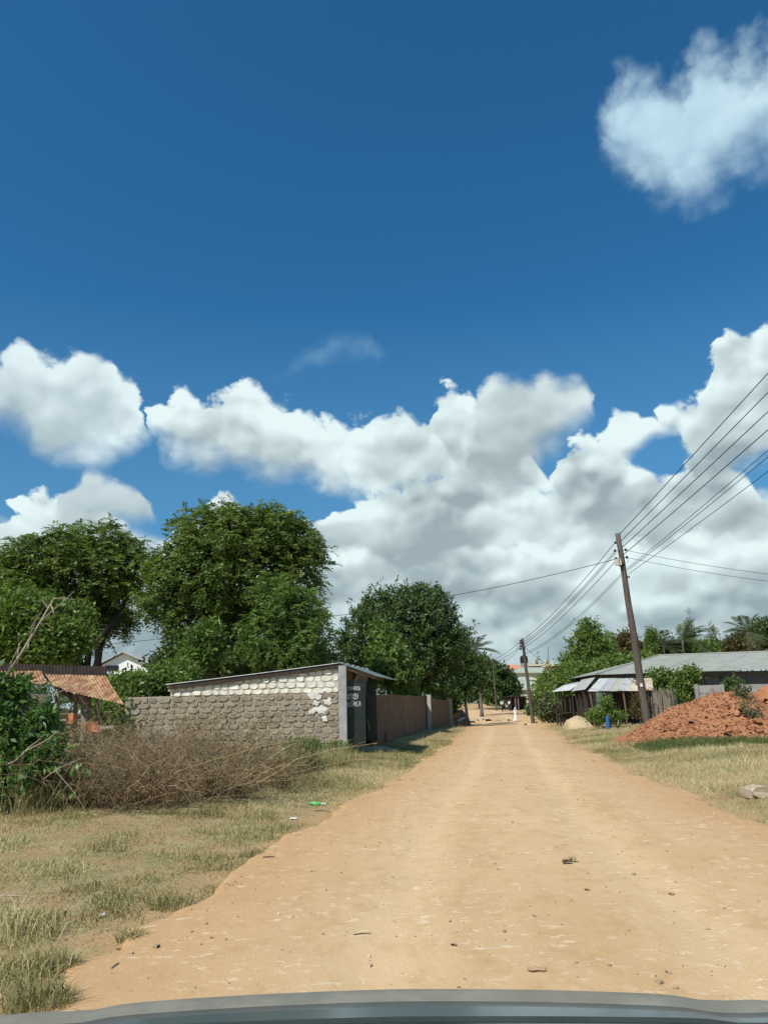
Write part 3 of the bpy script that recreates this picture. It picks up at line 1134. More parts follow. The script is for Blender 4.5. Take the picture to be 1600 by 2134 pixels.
def make_dry_bush(label, base, rx, ry, h, stems, group, leaves=0, tintbias=0.0):
    base = Vector(base)
    root = thing('dry_bush', label, 'dry bush', base, group)
    k = 6
    t = np.linspace(0, 1, k)
    a = rng.random(stems) * 6.283
    rr = np.sqrt(rng.random(stems)) * .6
    start = np.stack([rx * rr * np.cos(a), ry * rr * np.sin(a), np.full(stems, -.05)], -1)
    L = h * (.55 + .75 * rng.random(stems))
    d = unit(np.stack([np.cos(a) * .5, np.sin(a) * .45, .35 + 1.0 * rng.random(stems)], -1) + .75 * rand_dir(stems) * np.array([1, 1, .5]))
    bend = np.stack([rng.normal(size=stems) * .6 + np.cos(a) * .2, rng.normal(size=stems) * .25 + np.sin(a) * .3, -.30 * rng.random(stems)], -1)
    paths = start[:, None] + d[:, None] * (L[:, None] * t)[..., None] + bend[:, None] * (L[:, None] * t ** 2.2)[..., None]
    paths += rng.normal(size=paths.shape) * .03 * (t > 0)[None, :, None]
    rad0 = (.004 + .005 * rng.random(stems))[:, None] * (1 - .75 * t)[None]
    # side twigs off every stem
    nt = 9
    par = np.repeat(np.arange(stems), nt)
    tp = .25 + .75 * rng.random(stems * nt)
    i0 = np.minimum((tp * (k - 1)).astype(int), k - 2)
    fr = (tp * (k - 1) - i0)[:, None]
    st = paths[par, i0] * (1 - fr) + paths[par, i0 + 1] * fr
    td = unit(rand_dir(stems * nt) + d[par] * .25)
    TL = h * (.12 + .3 * rng.random(stems * nt))
    tw = st[:, None] + td[:, None] * (TL[:, None] * t)[..., None]
    tw += rng.normal(size=tw.shape) * .02 * (t > 0)[None, :, None]
    tw[..., 2] -= .12 * (TL[:, None] * t ** 2)
    rt = (.0022 + .0022 * rng.random(stems * nt))[:, None] * (1 - .6 * t)[None]
    tint = np.clip(np.concatenate([rng.random(stems), .15 + .7 * rng.random(stems * nt)]) + tintbias, 0, 1)
    V, F, T = twig_mesh(np.concatenate([paths, tw]), np.concatenate([rad0, rt]), tint)
    link('twigs', fast_mesh('twigs', V, F, T), M['twig'], root)
    if leaves:
        pk = rng.choice(len(tw), leaves)
        P = tw[pk, rng.integers(1, k, leaves)]
        P = P[P[:, 2] > .02]
        nl = len(P)
        Lf = .03 + .035 * rng.random(nl)
        Vq = leaf_quads(P, rand_dir(nl), rand_dir(nl), Lf, Lf * .3)
        link('leaves', fast_mesh('leaves', Vq.reshape(-1, 3), np.arange(nl * 4).reshape(-1, 4), rng.random(nl)), M['leaf_grey'], root)
    return root


M['leaf_stem'] = surf('banana_stem', C(.16, .19, .08), C(.24, .24, .12), 8, .7, .2, 30)

# ------------------------------------------------------------------ trees behind the stone shop (left)
GT = 'big trees behind the stone shop'
make_tree('shade_tree', 'broad dark green tree behind the rusty hut, its dense crown leaving the frame', 'tree', foot(182, 36),
          [B(150, 1190, 36, 120, 85), B(60, 1200, 36, 90, 80), B(235, 1170, 36, 75, 65), B(190, 1130, 36, 70, 45), B(95, 1160, 35, 80, 50), B(-40, 1230, 36, 90, 90),
           B(30, 1270, 34, 90, 60), B(240, 1250, 37, 68, 52), B(160, 1270, 37, 90, 55), B(215, 1310, 37, 55, 32), B(130, 1325, 37, 80, 30), B(-60, 1320, 35, 90, 50), B(285, 1180, 36, 40, 40)],
          'pinnate', 2300, .85, 'leaf_olive', .34, 'dark_bark', fork=1.5, inner=.35, group=GT, twigs=60)
make_tree('shade_tree', 'tallest rounded tree directly behind the stone shop roof', 'tree', foot(482, 34),
          [B(500, 1130, 34, 130, 75), B(430, 1110, 34, 70, 50), B(590, 1120, 34, 70, 55), B(620, 1190, 34, 62, 65), B(400, 1190, 34, 75, 75), B(350, 1240, 34.5, 60, 70),
           B(500, 1210, 34, 110, 75), B(340, 1180, 34, 35, 35), B(420, 1290, 34.5, 80, 60), B(540, 1300, 35, 80, 70), B(480, 1095, 34, 60, 38), B(560, 1090, 34, 60, 36),
           B(460, 1350, 35, 80, 40), B(640, 1150, 34, 36, 36)],
          'pinnate', 2500, .82, 'leaf_olive', .32, 'dark_bark', fork=2.0, inner=.3, group=GT, twigs=110)
make_tree('feathery_tree', 'lighter feathery green tree leaning right in front of the tallest tree', 'tree', foot(560, 31),
          [B(580, 1240, 31, 55, 45), B(610, 1290, 31, 62, 55), B(560, 1320, 31, 60, 60), B(640, 1330, 31, 50, 55), B(600, 1365, 31, 70, 35), B(655, 1280, 31, 28, 50)],
          'pinnate', 900, .55, 'leaf_fresh', .12, 'bark', fork=1.6, inner=.3, group=GT, twigs=40)
make_tree('yellow_shrub_tree', 'small yellow green tree low in front of the tallest tree', 'tree', foot(425, 30),
          [B(432, 1330, 30, 30, 34), B(415, 1365, 30, 34, 28)], 'small', 230, .9, 'leaf_fresh', .07, fork=.8, twigs=14)
make_tree('understorey_tree', 'dark low tree at the left under the broad tree by the white gable house', 'tree', foot(30, 30),
          [B(60, 1290, 28, 75, 55), B(0, 1320, 28, 70, 60), B(120, 1330, 28, 70, 45), B(150, 1290, 29, 40, 36), B(80, 1362, 28, 80, 28)],
          'small', 2000, .85, 'leaf_mid', .12, fork=1.2, inner=.25, twigs=30)
make_tree('yard_bush', 'round green bush between the rusty hut and the stone wall', 'bush', foot(290, 24.5),
          [B(285, 1437, 24.5, 62, 32), B(240, 1455, 24.5, 45, 40), B(335, 1422, 25, 40, 26), B(235, 1500, 23.5, 60, 45), B(280, 1480, 24.3, 50, 45), B(375, 1400, 27, 36, 20)],
          'small', 1300, .75, 'leaf_mid', .06, fork=.3, inner=.25, twigs=30, stems=3)
make_tree('yard_bush', 'dark bush in the gap under the two big trees', 'bush', foot(330, 33),
          [B(395, 1362, 33, 44, 36), B(355, 1385, 33, 34, 20), B(560, 1380, 33, 100, 26), B(650, 1378, 33, 40, 24)], 'small', 900, 1.1, 'leaf_dark', .1, fork=.6, twigs=24)

# mango and its neighbours beyond the brown wall
make_tree('mango_tree', 'dense dome shaped dark mango tree beyond the brown wall', 'tree', foot(850, 60),
          [B(850, 1300, 60, 115, 75), B(860, 1260, 60, 70, 42), B(800, 1285, 60, 62, 50), B(910, 1310, 60, 48, 70), B(760, 1330, 60, 50, 60), B(740, 1370, 60, 45, 50),
           B(850, 1370, 60, 110, 60), B(930, 1360, 60, 36, 60), B(765, 1265, 60, 18, 22), B(890, 1240, 60, 36, 22), B(870, 1420, 61, 70, 50), B(715, 1335, 59, 20, 24)],
          'broad', 3200, .9, 'leaf_dark', .3, 'dark_bark', fork=1.6, inner=.45, twigs=60)
make_tree('weeping_tree', 'bright drooping tree hanging over the brown wall in front of the mango', 'tree', foot(815, 40),
          [B(815, 1370, 40, 45, 40), B(835, 1410, 40, 36, 30), B(800, 1330, 41, 30, 36), B(790, 1400, 40, 40, 30), B(850, 1430, 41, 20, 20)],
          'broad', 620, .7, 'leaf_fresh', .1, fork=2.2, inner=.2, twigs=30)
make_tree('weeping_tree', 'dark drooping tree at the road edge past the end of the brown wall', 'tree', foot(972, 72),
          [B(965, 1375, 72, 32, 40), B(985, 1400, 72, 30, 40), B(955, 1405, 72, 24, 40), B(960, 1340, 72, 20, 30), B(975, 1435, 72, 26, 26)],
          'small', 1300, 1.0, 'leaf_dark', .16, 'dark_bark', fork=2.0, inner=.15, twigs=24)
make_tree('roadside_bush', 'green bush behind the end post of the brown wall', 'bush', foot(930, 68),
          [B(932, 1465, 68, 20, 20), B(918, 1455, 68, 16, 18)], 'small', 220, 1.5, 'leaf_mid', .05, fork=.3, twigs=8)
make_tree('round_tree', 'dark round tree by the leaning thin pole at the end of the road', 'tree', foot(1048, 118),
          [B(1045, 1415, 118, 24, 28), B(1062, 1430, 118, 20, 26), B(1030, 1440, 118, 22, 24), B(1020, 1405, 118, 20, 24), B(1050, 1445, 118, 26, 18)],
          'broad', 620, 2.0, 'leaf_dark', .25, 'dark_bark', fork=1.8, inner=.3, twigs=20)
make_tree('round_tree', 'tree crown behind the coconut palm at the left of the far road', 'tree', foot(1000, 122),
          [B(1005, 1395, 122, 26, 22), B(985, 1420, 122, 26, 30), B(1010, 1430, 122, 20, 26)], 'small', 420, 2.6, 'leaf_dark', .25, fork=2.0, twigs=14)
make_palm('coconut_palm', 'tall coconut palm left of the far end of the road', foot(1003, 95), 8.0, (-.5, 0), 17, 3.4, r=.17, wind=.25)

# right of the road
make_tree('leafy_tree', 'tall bushy green tree with upright twigs behind the tin stalls', 'tree', foot(1215, 62),
          [B(1230, 1345, 62, 40, 40), B(1215, 1390, 62, 45, 45), B(1250, 1375, 62, 34, 40), B(1195, 1400, 61, 30, 36), B(1225, 1315, 62, 22, 26), B(1180, 1425, 60, 26, 40), B(1270, 1400, 62, 34, 26)],
          'broad', 1700, .78, 'leaf_mid', .2, fork=1.4, inner=.3, twigs=40)
make_tree('leafy_tree', 'round palm like tree top beside the upright twigs of the bushy tree', 'tree', foot(1262, 70),
          [B(1262, 1330, 70, 15, 24), B(1262, 1350, 70, 13, 20)], 'weep', 150, .9, 'leaf_mid', .12, fork=3.0, twigs=8)
make_tree('hedge_tree', 'low bushes mass behind the stalls under the bushy tree', 'bush', foot(1290, 58),
          [B(1290, 1400, 58, 50, 24), B(1240, 1415, 57, 46, 26), B(1330, 1395, 60, 40, 20), B(1190, 1440, 56, 26, 34)], 'small', 700, 1.5, 'leaf_mid', .08, fork=.5, twigs=20)
for (px, py, rx, ry, Y, lab, leaf) in (
        (1142, 1452, 22, 26, 84, 'leafy bush just right of the far leaning pole', 'leaf_mid'),
        (1150, 1475, 22, 22, 70, 'grey green bush at the far corner of the open stalls', 'leaf_grey'),
        (1165, 1440, 26, 40, 78, 'tall bush between the banana plants and the open stalls', 'leaf_mid'),
        (1120, 1476, 12, 16, 95, 'small bush behind the far leaning pole', 'leaf_dark'),
        (1150, 1425, 22, 22, 95, 'rounded bush under the orange walled house at the right', 'leaf_mid')):
    make_tree('roadside_bush', lab, 'bush', foot(px, Y), [B(px, py, Y, rx, ry), B(px - rx * .5, py + ry * .4, Y, rx * .7, ry * .7), B(px + rx * .5, py + ry * .3, Y, rx * .6, ry * .8)],
              'small', 300, 1.6 * Y / 80, leaf, .05, fork=.3, twigs=10, inner=.2)
make_banana('banana_plant', 'slim banana plant rising behind the other two right of the far pole', foot(1126, 96), 3.4, 8, 2.3, 'banana plants by the far pole')
make_banana('banana_plant', 'broad banana plant right of the far pole in front of the slim one', foot(1134, 90), 3.0, 9, 2.6, 'banana plants by the far pole')
make_banana('banana_plant', 'banana plant low among the bushes right of the far pole', foot(1150, 88), 2.0, 8, 2.3, 'banana plants by the far pole')

GR_ = 'trees on the skyline behind the long house'
make_tree('skyline_tree', 'rusty green round tree just right of the leaning wooden pole', 'tree', foot(1300, 80),
          [B(1305, 1355, 80, 30, 26), B(1325, 1375, 80, 40, 24), B(1285, 1375, 80, 30, 24), B(1308, 1335, 80, 14, 16)], 'small', 520, 1.8, 'leaf_brown', .16, fork=2, group=GR_, twigs=16)
make_tree('column_tree', 'slim columnar tree standing up out of the skyline trees', 'tree', foot(1357, 78),
          [B(1357, 1330, 78, 8, 22), B(1357, 1355, 78, 9, 24), B(1358, 1378, 78, 10, 20)], 'small', 340, 1.0, 'leaf_mid', .1, fork=3, group=GR_, twigs=8)
for (px, py, rx, ry, Y, leaf, lab) in (
        (1390, 1365, 40, 24, 82, 'leaf_dark', 'dark skyline tree under the windblown palm'),
        (1440, 1365, 50, 24, 84, 'leaf_mid', 'green skyline tree below the two casuarinas'),
        (1490, 1362, 50, 20, 86, 'leaf_mid', 'fresh green skyline tree right of the casuarinas'),
        (1555, 1350, 40, 22, 84, 'leaf_brown', 'brownish skyline tree below the right hand palm'),
        (1595, 1330, 30, 34, 84, 'leaf_dark', 'dark skyline tree cut by the right frame edge'),
        (1340, 1388, 40, 16, 76, 'leaf_mid', 'low skyline tree touching the left end of the long roof')):
    make_tree('skyline_tree', lab, 'tree', foot(px, Y), [B(px, py, Y, rx, ry), B(px - rx * .5, py + ry * .3, Y, rx * .6, ry * .8), B(px + rx * .5, py + ry * .3, Y, rx * .6, ry * .7)],
              'small', 520, 2.0, leaf, .15, fork=1.5, group=GR_, twigs=14, inner=.3)
make_palm('coconut_palm', 'shaggy windblown palm left of the casuarinas', foot(1396, 80), 7.0, (0, 0), 20, 3.0, wind=.35, group=GR_)
make_palm('coconut_palm', 'taller windblown palm beside the twin casuarinas', foot(1432, 79), 7.4, (.3, 0), 18, 3.5, wind=.5, group=GR_)
make_palm('coconut_palm', 'palm with spread fronds at the right frame edge', foot(1577, 78), 8.0, (0, 0), 18, 3.3, wind=-.1, group=GR_)


def make_casuarina(label, px, Y, top_py, spread):
    b = foot(px, Y)
    topp = at(px, top_py, Y)
    H = topp.z - b.z
    bl = []
    for i in range(7):
        t = i / 6
        w = spread * (1.05 - t) * random.uniform(.8, 1.2)
        bl.append((Vector((b.x + random.uniform(-.3, .3) * w, b.y, b.z + H * (.35 + .6 * t))), (max(w, .25), max(w, .25), H * .10)))
    return make_tree('casuarina_tree', label, 'tree', b, bl, 'needle', 420, 1.1, 'leaf_grey', .12, 'dark_bark', fork=H * .5, group=GR_, twigs=26, inner=.1)


make_casuarina('taller pointed casuarina behind the windblown palm', 1457, 96, 1283, 1.8)
make_casuarina('thinner casuarina with open branches right of the pointed one', 1502, 96, 1298, 2.2)
make_casuarina('spiky small casuarina in the middle of the far skyline by the pole wires', 1128, 230, 1362, 3.0)

# far wood on the horizon: reads as one mass
Cn = []
for px in range(-250, 1950, 9):
    Y = 260 + 60 * random.random()
    hpy = 1412 + 10 * math.sin(px * .021) + random.uniform(-8, 10)
    p = at(px, hpy, Y)
    g0 = 1.0
    for q in range(14):
        Cn.append((p.x + random.uniform(-2.5, 2.5), Y + random.uniform(-3, 3), g0 + (p.z - g0) * random.random() ** .6))
Cn = np.array(Cn)
V, T_ = clump_leaves('small', Cn, rand_dir(len(Cn)), 5.5)
tag(link('far_wood', fast_mesh('far_wood', V.reshape(-1, 3), np.arange(len(V) * 4).reshape(-1, 4), T_), M['leaf_dark']),
    'distant belt of dark trees along the horizon behind everything', 'wood', kind='stuff')

# ------------------------------------------------------------------ building materials
M['coral'] = surf('brown_coral_stone', C(.30, .245, .175), C(.46, .385, .285), 9, .95, .9, 22, C(.21, .175, .13), 3.0, rand=.2, bdist=.03)
M['coral_grey'] = surf('grey_coral_stone', C(.29, .26, .205), C(.42, .375, .30), 9, .95, .9, 22, C(.19, .17, .135), 3.0, rand=.2, bdist=.03)
M['white_stone'] = surf('whitewashed_stone', C(.74, .71, .60), C(.84, .81, .71), 7, .9, .5, 25, C(.55, .49, .38), 5, .62, .75, rand=.08, bdist=.02)
M['mortar'] = surf('mud_mortar', C(.33, .27, .195), C(.44, .37, .28), 12, .95, .7, 40, C(.25, .2, .145), 3)
M['plaster_white'] = surf('white_plaster_patch', C(.62, .60, .54), C(.75, .73, .67), 10, .9, .5, 30)
M['grey_plaster'] = surf('grey_cement_render', C(.30, .30, .295), C(.38, .38, .375), 4, .9, .15, 60, C(.24, .24, .235), 1.6)
M['zinc'] = surf('zinc_sheet', C(.56, .56, .54), C(.66, .66, .64), 5, .42, .12, 30, C(.42, .42, .40), 2.2, metal=.0, rand=.08)
M['zinc_dull'] = surf('dull_zinc_sheet', C(.37, .385, .375), C(.46, .475, .46), 6, .55, .15, 30, C(.30, .25, .19), 2.5, metal=.0, rand=.15)
M['white_sheet'] = surf('white_painted_sheet', C(.52, .53, .51), C(.62, .63, .61), 5, .5, .1, 30, C(.5, .46, .38), 3, .55, .75)
M['tan_sheet'] = surf('tan_weathered_sheet', C(.42, .40, .33), C(.5, .48, .41), 5, .7, .1, 30, C(.36, .31, .22), 3)
M['green_sheet'] = surf('dark_green_sheet', C(.10, .15, .145), C(.15, .21, .2), 5, .5, .1, 30)
M['rust'] = surf('rusted_sheet', C(.20, .085, .042), C(.34, .17, .08), 3.5, .85, .3, 40, C(.47, .31, .165), 1.8, .44, .62, stretch=(5, 1.2, 1.2), rand=.1)
M['rust_pale'] = surf('half_rusted_sheet', C(.62, .55, .40), C(.55, .46, .33), 6, .7, .2, 40, C(.26, .10, .06), 1.6, .5, .58)
M['rust_shade_dark'] = surf('dark_rust_and_shade_sheet', C(.022, .016, .013), C(.045, .031, .024), 5, .9, .3, 40)  # dark rusty tin; also carries the shade of the hut's rear underside
M['timber'] = surf('weathered_timber', C(.12, .085, .055), C(.2, .145, .095), 8, .9, .4, 40, stretch=(1, 1, .3))
M['timber_dark'] = surf('dark_timber', C(.035, .026, .02), C(.06, .046, .035), 8, .9, .4, 40, stretch=(1, 1, .3))
M['timber_pale'] = surf('pale_board', C(.34, .25, .14), C(.45, .34, .2), 8, .85, .3, 40, stretch=(1, 1, .3))
M['bark_post'] = surf('bark_post', C(.16, .125, .09), C(.26, .21, .155), 9, .95, .6, 30, stretch=(1, 1, .3))
M['door_paint'] = surf('dark_green_gloss_paint', C(.012, .020, .018), C(.018, .027, .024), 4, .42, .08, 20, C(.035, .04, .036), 1.3, .55, .8, spec=.4)
M['paint_white'] = surf('white_lettering_paint', C(.5, .5, .48), C(.66, .66, .64), 20, .8, 0)
M['brown_wall'] = surf('brown_mud_render', C(.12, .078, .048), C(.175, .115, .072), 2.0, .95, .4, 12, C(.25, .19, .13), 1.6, .57, .7, stretch=(1, 1, .6))
M['post_pale'] = surf('pale_concrete_post', C(.40, .37, .30), C(.5, .47, .39), 6, .9, .3, 40, C(.3, .26, .2), 3)
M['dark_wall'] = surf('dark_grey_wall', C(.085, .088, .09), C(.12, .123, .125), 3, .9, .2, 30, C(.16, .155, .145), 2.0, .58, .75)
M['roof_grey'] = surf('pale_grey_roof', C(.30, .31, .265), C(.36, .37, .315), 1.6, .7, .05, 30, C(.27, .275, .23), .7, .52, .75, metal=.05, rand=.05)
M['roof_green'] = surf('greenish_roof', C(.33, .37, .30), C(.40, .44, .36), 1.6, .7, .05, 30)
M['roof_orange'] = surf('orange_tile_roof', C(.62, .22, .13), C(.72, .30, .19), 5, .8, .4, 12)
M['wall_orange'] = surf('orange_house_wall', C(.48, .13, .07), C(.56, .17, .09), 3, .9, .1, 20)
M['wall_cream'] = surf('cream_house_wall', C(.56, .50, .38), C(.64, .58, .46), 3, .9, .1, 20, C(.42, .36, .27), 1.5)
M['wall_white'] = surf('white_house_wall', C(.78, .80, .79), C(.84, .86, .85), 3, .85, .1, 20)
M['window_dark'] = surf('dark_window_glass', C(.015, .02, .028), C(.025, .03, .04), 3, .15, 0)
M['red_block'] = surf('red_earth_block', C(.42, .15, .075), C(.55, .24, .13), 8, .95, .6, 25, C(.6, .42, .28), 4)
M['reed'] = surf('woven_reed', C(.24, .20, .14), C(.36, .31, .23), 12, .95, .3, 50, rand=.2)
M['red_earth'] = surf('red_earth', C(.29, .12, .054), C(.43, .20, .097), 4, .95, .9, 14, C(.5, .30, .18), 3.5, .58, .72, bdist=.05)
M['clod'] = surf('red_clod', C(.29, .12, .055), C(.45, .215, .105), 5, .95, .8, 18, C(.6, .4, .26), 3, .55, .75, rand=.25, bdist=.03)
M['sand'] = surf('pale_sand', C(.44, .34, .20), C(.52, .41, .25), 6, .95, .3, 60)
M['limestone'] = surf('pale_limestone_rubble', C(.42, .34, .24), C(.58, .49, .36), 6, .95, .8, 20, C(.3, .21, .13), 3, rand=.2)


def stone_variants(n):
    out = []
    for k in range(n):
        N = 9
        ring = []
        for i in range(N):
            a = 2 * math.pi * (i + random.uniform(-.22, .22)) / N
            c, s = math.cos(a), math.sin(a)
            e = .45                                    # superellipse: blocky with worn corners
            r = (abs(c) ** (2 / e) + abs(s) ** (2 / e)) ** (-e / 2)
            r *= random.uniform(.80, 1.02)
            ring.append((.5 * r * c, .5 * r * s))
        vs, fs = [], []
        for (x, z) in ring:
            vs.append((x * .94, .5, z * .94))
        for (x, z) in ring:
            vs.append((x, -.36 + random.uniform(-.05, .05), z))
        for (x, z) in ring:
            vs.append((x * .92 + random.uniform(-.025, .025), -.47 + random.uniform(-.05, .04), z * .89 + random.uniform(-.03, .03)))
        vs.append((random.uniform(-.1, .1), -.46 + random.uniform(-.05, .05), random.uniform(-.1, .1)))
        for i in range(N):
            j = (i + 1) % N
            fs.append((i, j, N + j, N + i))
            fs.append((N + i, N + j, 2 * N + j, 2 * N + i))
            fs.append((2 * N + i, 2 * N + j, 3 * N))
        me = bpy.data.meshes.new('stone')
        me.from_pydata(vs, [], fs)
        me.update()
        out.append(me)
    return out


def dressed(variants, mat):
    out = []
    for me in variants:
        c = me.copy()
        c.materials.append(mat)
        out.append(c)
    return out


STONES = stone_variants(14)
ST_BROWN, ST_GREY, ST_WHITE = dressed(STONES, M['coral']), dressed(STONES, M['coral_grey']), dressed(STONES, M['white_stone'])


def put_stone(parent, variants, c, s, tilt=0.0, name='stone'):
    o = bpy.data.objects.new(name, random.choice(variants))
    COL.objects.link(o)
    o.parent = parent
    o.location = Vector(c) - parent.location
    o.scale = (s[0] * random.choice((-1, 1)), s[1], s[2] * random.choice((-1, 1)))
    o.rotation_euler = (random.uniform(-.05, .05), random.uniform(-.09, .09) + tilt, random.uniform(-.06, .06))
    return o


# ------------------------------------------------------------------ stone shop
YF = 23.0
xl, xs, xr = at(258, 1500, YF).x, at(352, 1500, YF).x, at(706, 1500, YF).x
ridge = at(713, 1381, YF - .1)
low = at(348, 1427, YF - .1)
shop = thing('stone_shop', 'low coral stone shop with sloping tin roof, whitewashed top courses and dark doors', 'shop', (xr, YF, gzf(xr, YF)))


def roof_z(x):
    return low.z + (ridge.z - low.z) * (x - low.x) / (ridge.x - low.x)


z_band = at(560, 1446, YF).z
m = MB()
# core wall behind the stones, stepped under the roof
m.add([(xl, YF + .034, -.1), (xr, YF + .034, -.1), (xr, YF + .034, roof_z(xr) - .1), (xs, YF + .034, roof_z(xs) - .1), (xs, YF + .034, z_band), (xl, YF + .034, z_band),
       (xl, YF + .4, -.1), (xr, YF + .4, -.1), (xr, YF + .4, roof_z(xr) - .1), (xs, YF + .4, roof_z(xs) - .1), (xs, YF + .4, z_band), (xl, YF + .4, z_band)],
      [(0, 1, 2, 3, 4, 5), (11, 10, 9, 8, 7, 6), (0, 6, 7, 1), (1, 7, 8, 2), (2, 8, 9, 3), (3, 9, 10, 4), (4, 10, 11, 5), (5, 11, 6, 0)])
core = m.build('wall', M['mortar'], shop)
M['white_mortar'] = surf('limewashed_mortar', C(.46, .42, .34), C(.60, .56, .47), 10, .95, .6, 40, C(.33, .28, .21), 4)
MB().add([(xs + .02, YF + .022, z_band), (xr - .002, YF + .022, z_band), (xr - .002, YF + .022, roof_z(xr) - .12), (xs + .02, YF + .022, max(z_band + .02, roof_z(xs) - .12)),
          (xs + .02, YF + .09, z_band), (xr - .002, YF + .09, z_band), (xr - .002, YF + .09, roof_z(xr) - .12), (xs + .02, YF + .09, max(z_band + .02, roof_z(xs) - .12))],
         [(0, 1, 2, 3), (7, 6, 5, 4), (0, 4, 5, 1), (1, 5, 6, 2), (2, 6, 7, 3), (3, 7, 4, 0)]).build('limewashed_band', M['white_mortar'], shop)
fx = .144                                   # the road front of the shop follows the road
m = MB()
m.add([(xr, YF + .4, -.1), (xr + fx * 5, YF + 5.4, -.1), (xr + fx * 5, YF + 5.4, 2.5), (xr, YF + .4, 2.5),
       (xr - .3, YF + .4, -.1), (xr - .3 + fx * 5, YF + 5.4, -.1), (xr - .3 + fx * 5, YF + 5.4, 2.5), (xr - .3, YF + .4, 2.5)],
      [(0, 1, 2, 3), (7, 6, 5, 4), (3, 2, 6, 7), (1, 5, 6, 2), (0, 3, 7, 4)])
m.build('road_front', M['brown_wall'], shop)
rows = []
z = .13
while z < ridge.z:
    rows.append((z, random.uniform(.135, .180)))
    z += rows[-1][1]
for zi, hh in rows:
    x = xl + random.uniform(0, .15)
    white = zi + hh * .5 > z_band
    while x < xr - .08:
        w = random.uniform(.19, .40) * (1.0 if not white else .88)
        w = min(w, xr - x)
        cx = x + w / 2
        x += w + .012
        topz = (roof_z(cx) - .14) if cx > xs else z_band + .02
        h_ = hh
        if zi + h_ > topz:
            h_ = topz - zi
        if h_ < .07 or w < .08:
            continue
        if white:
            v, dz = ST_WHITE, .03
        else:
            v, dz = (ST_GREY if (random.random() < .3 + .25 * (cx < xs)) else ST_BROWN), 0
        put_stone(shop, v, (cx, YF + .05 + random.uniform(-.012, .014), zi + h_ / 2 + random.uniform(-.008, .008)),
                  (w * (1.0 if not white else .95), .10, h_ * (1.0 if not white else .93)))
# smears of white plaster over the stones at the right
for (px, py, rw, rh) in ((655, 1450, .20, .16), (683, 1462, .14, .10), (668, 1480, .22, .13), (648, 1483, .10, .08), (676, 1497, .13, .09), (658, 1466, .13, .08), (671, 1442, .1, .07)):
    p = at(px, py, YF - .03)
    mm = MB()
    N = 13
    fr_, bk = [], []
    for i in range(N):
        a = 2 * math.pi * i / N
        k = random.uniform(.45, 1.25)
        fr_.append((p.x + rw * k * math.cos(a), YF - .004 + random.uniform(-.006, .004), p.z + rh * k * math.sin(a)))
        bk.append((p.x + rw * 1.05 * k * math.cos(a), YF + .06, p.z + rh * 1.05 * k * math.sin(a)))
    c_ = (p.x, YF - .012, p.z)
    mm.add(fr_ + bk + [c_], [(i, (i + 1) % N, 2 * N) for i in range(N)] + [(i, N + i, N + (i + 1) % N, (i + 1) % N) for i in range(N)])
    mm.build('plaster_patch', M['plaster_white'], shop)
# pillar
pl, pr = at(706, 1480, YF - .1).x, at(722.5, 1480, YF - .1).x
mm = MB().box(((pl + pr) / 2, YF + .06, (ridge.z - .09 - .1) / 2), (pr - pl, .34, ridge.z - .09 + .1))
pil = mm.build('pillar', M['grey_plaster'], shop)
bv = pil.modifiers.new('bevel', 'BEVEL')
bv.width, bv.segments = .012, 2
# roof: sheets side by side from front to back, falling to the left
ylen = 5.2
for k in range(6):
    y0, y1 = YF - .11 + k * .88, YF - .11 + k * .88 + .92
    sh = .144 * (y0 - YF)
    up = .004 * (k % 2)
    A, B_ = Vector((ridge.x + .02 + sh, y0, ridge.z + up)), Vector((ridge.x + .02 + sh, y1, ridge.z + up))
    D_, C_ = Vector((low.x - .05, y0, low.z + up)), Vector((low.x - .05, y1, low.z + up))
    corrugated(A, B_, D_, C_, rows=6, sag=.015).build('roof_sheet', M['zinc'], shop)
eave = at(787, 1409, YF + .1)
for k in range(4):
    y0, y1 = YF - .12 + k * .98, YF - .12 + k * .98 + 1.02
    sh = fx * (y0 - YF)
    sh1 = fx * (y1 - YF)
    up = .005 * (k % 2) - .012
    corrugated((ridge.x - .1 + sh, y0, ridge.z + .02 + up), (ridge.x - .1 + sh1, y1, ridge.z + .02 + up), (eave.x + sh, y0 + .1, eave.z + up), (eave.x + sh1, y1 + .1, eave.z + up), rows=3).build(
        'porch_sheet', M['green_sheet'], shop)
# rafter board along the gable and the timbers under the porch
MB().bar((low.x + .05, YF - .055, low.z - .085), (ridge.x - .12, YF - .055, ridge.z - .085), .05, .13).build('barge_board', M['timber_dark'], shop)
MB().bar((ridge.x - .05, YF - .02, ridge.z - .10), (eave.x - .05, YF + .1, eave.z - .06), .05, .09).build('porch_rafter', M['timber'], shop)
MB().bar((ridge.x + .4, YF + 1.6, ridge.z - .22), (eave.x + .15, YF + 1.7, eave.z - .07), .05, .09).build('porch_rafter', M['timber'], shop)
MB().bar((pr + .02, YF + .3, 2.02), (pr + .45, YF + .35, 2.42), .05, .06).build('brace', M['timber_pale'], shop)
MB().box((pr + .19, YF + .55, 2.33), (.34, .05, .36)).build('loft_board', M['timber_pale'], shop)
MB().box((pr + .20, YF + .50, 2.36), (.05, .05, .42)).build('loft_stud', M['timber_dark'], shop)
MB().box((pr + .62, YF + 1.9, 1.2), (.09, .09, 2.5)).build('porch_post', M['timber_dark'], shop)

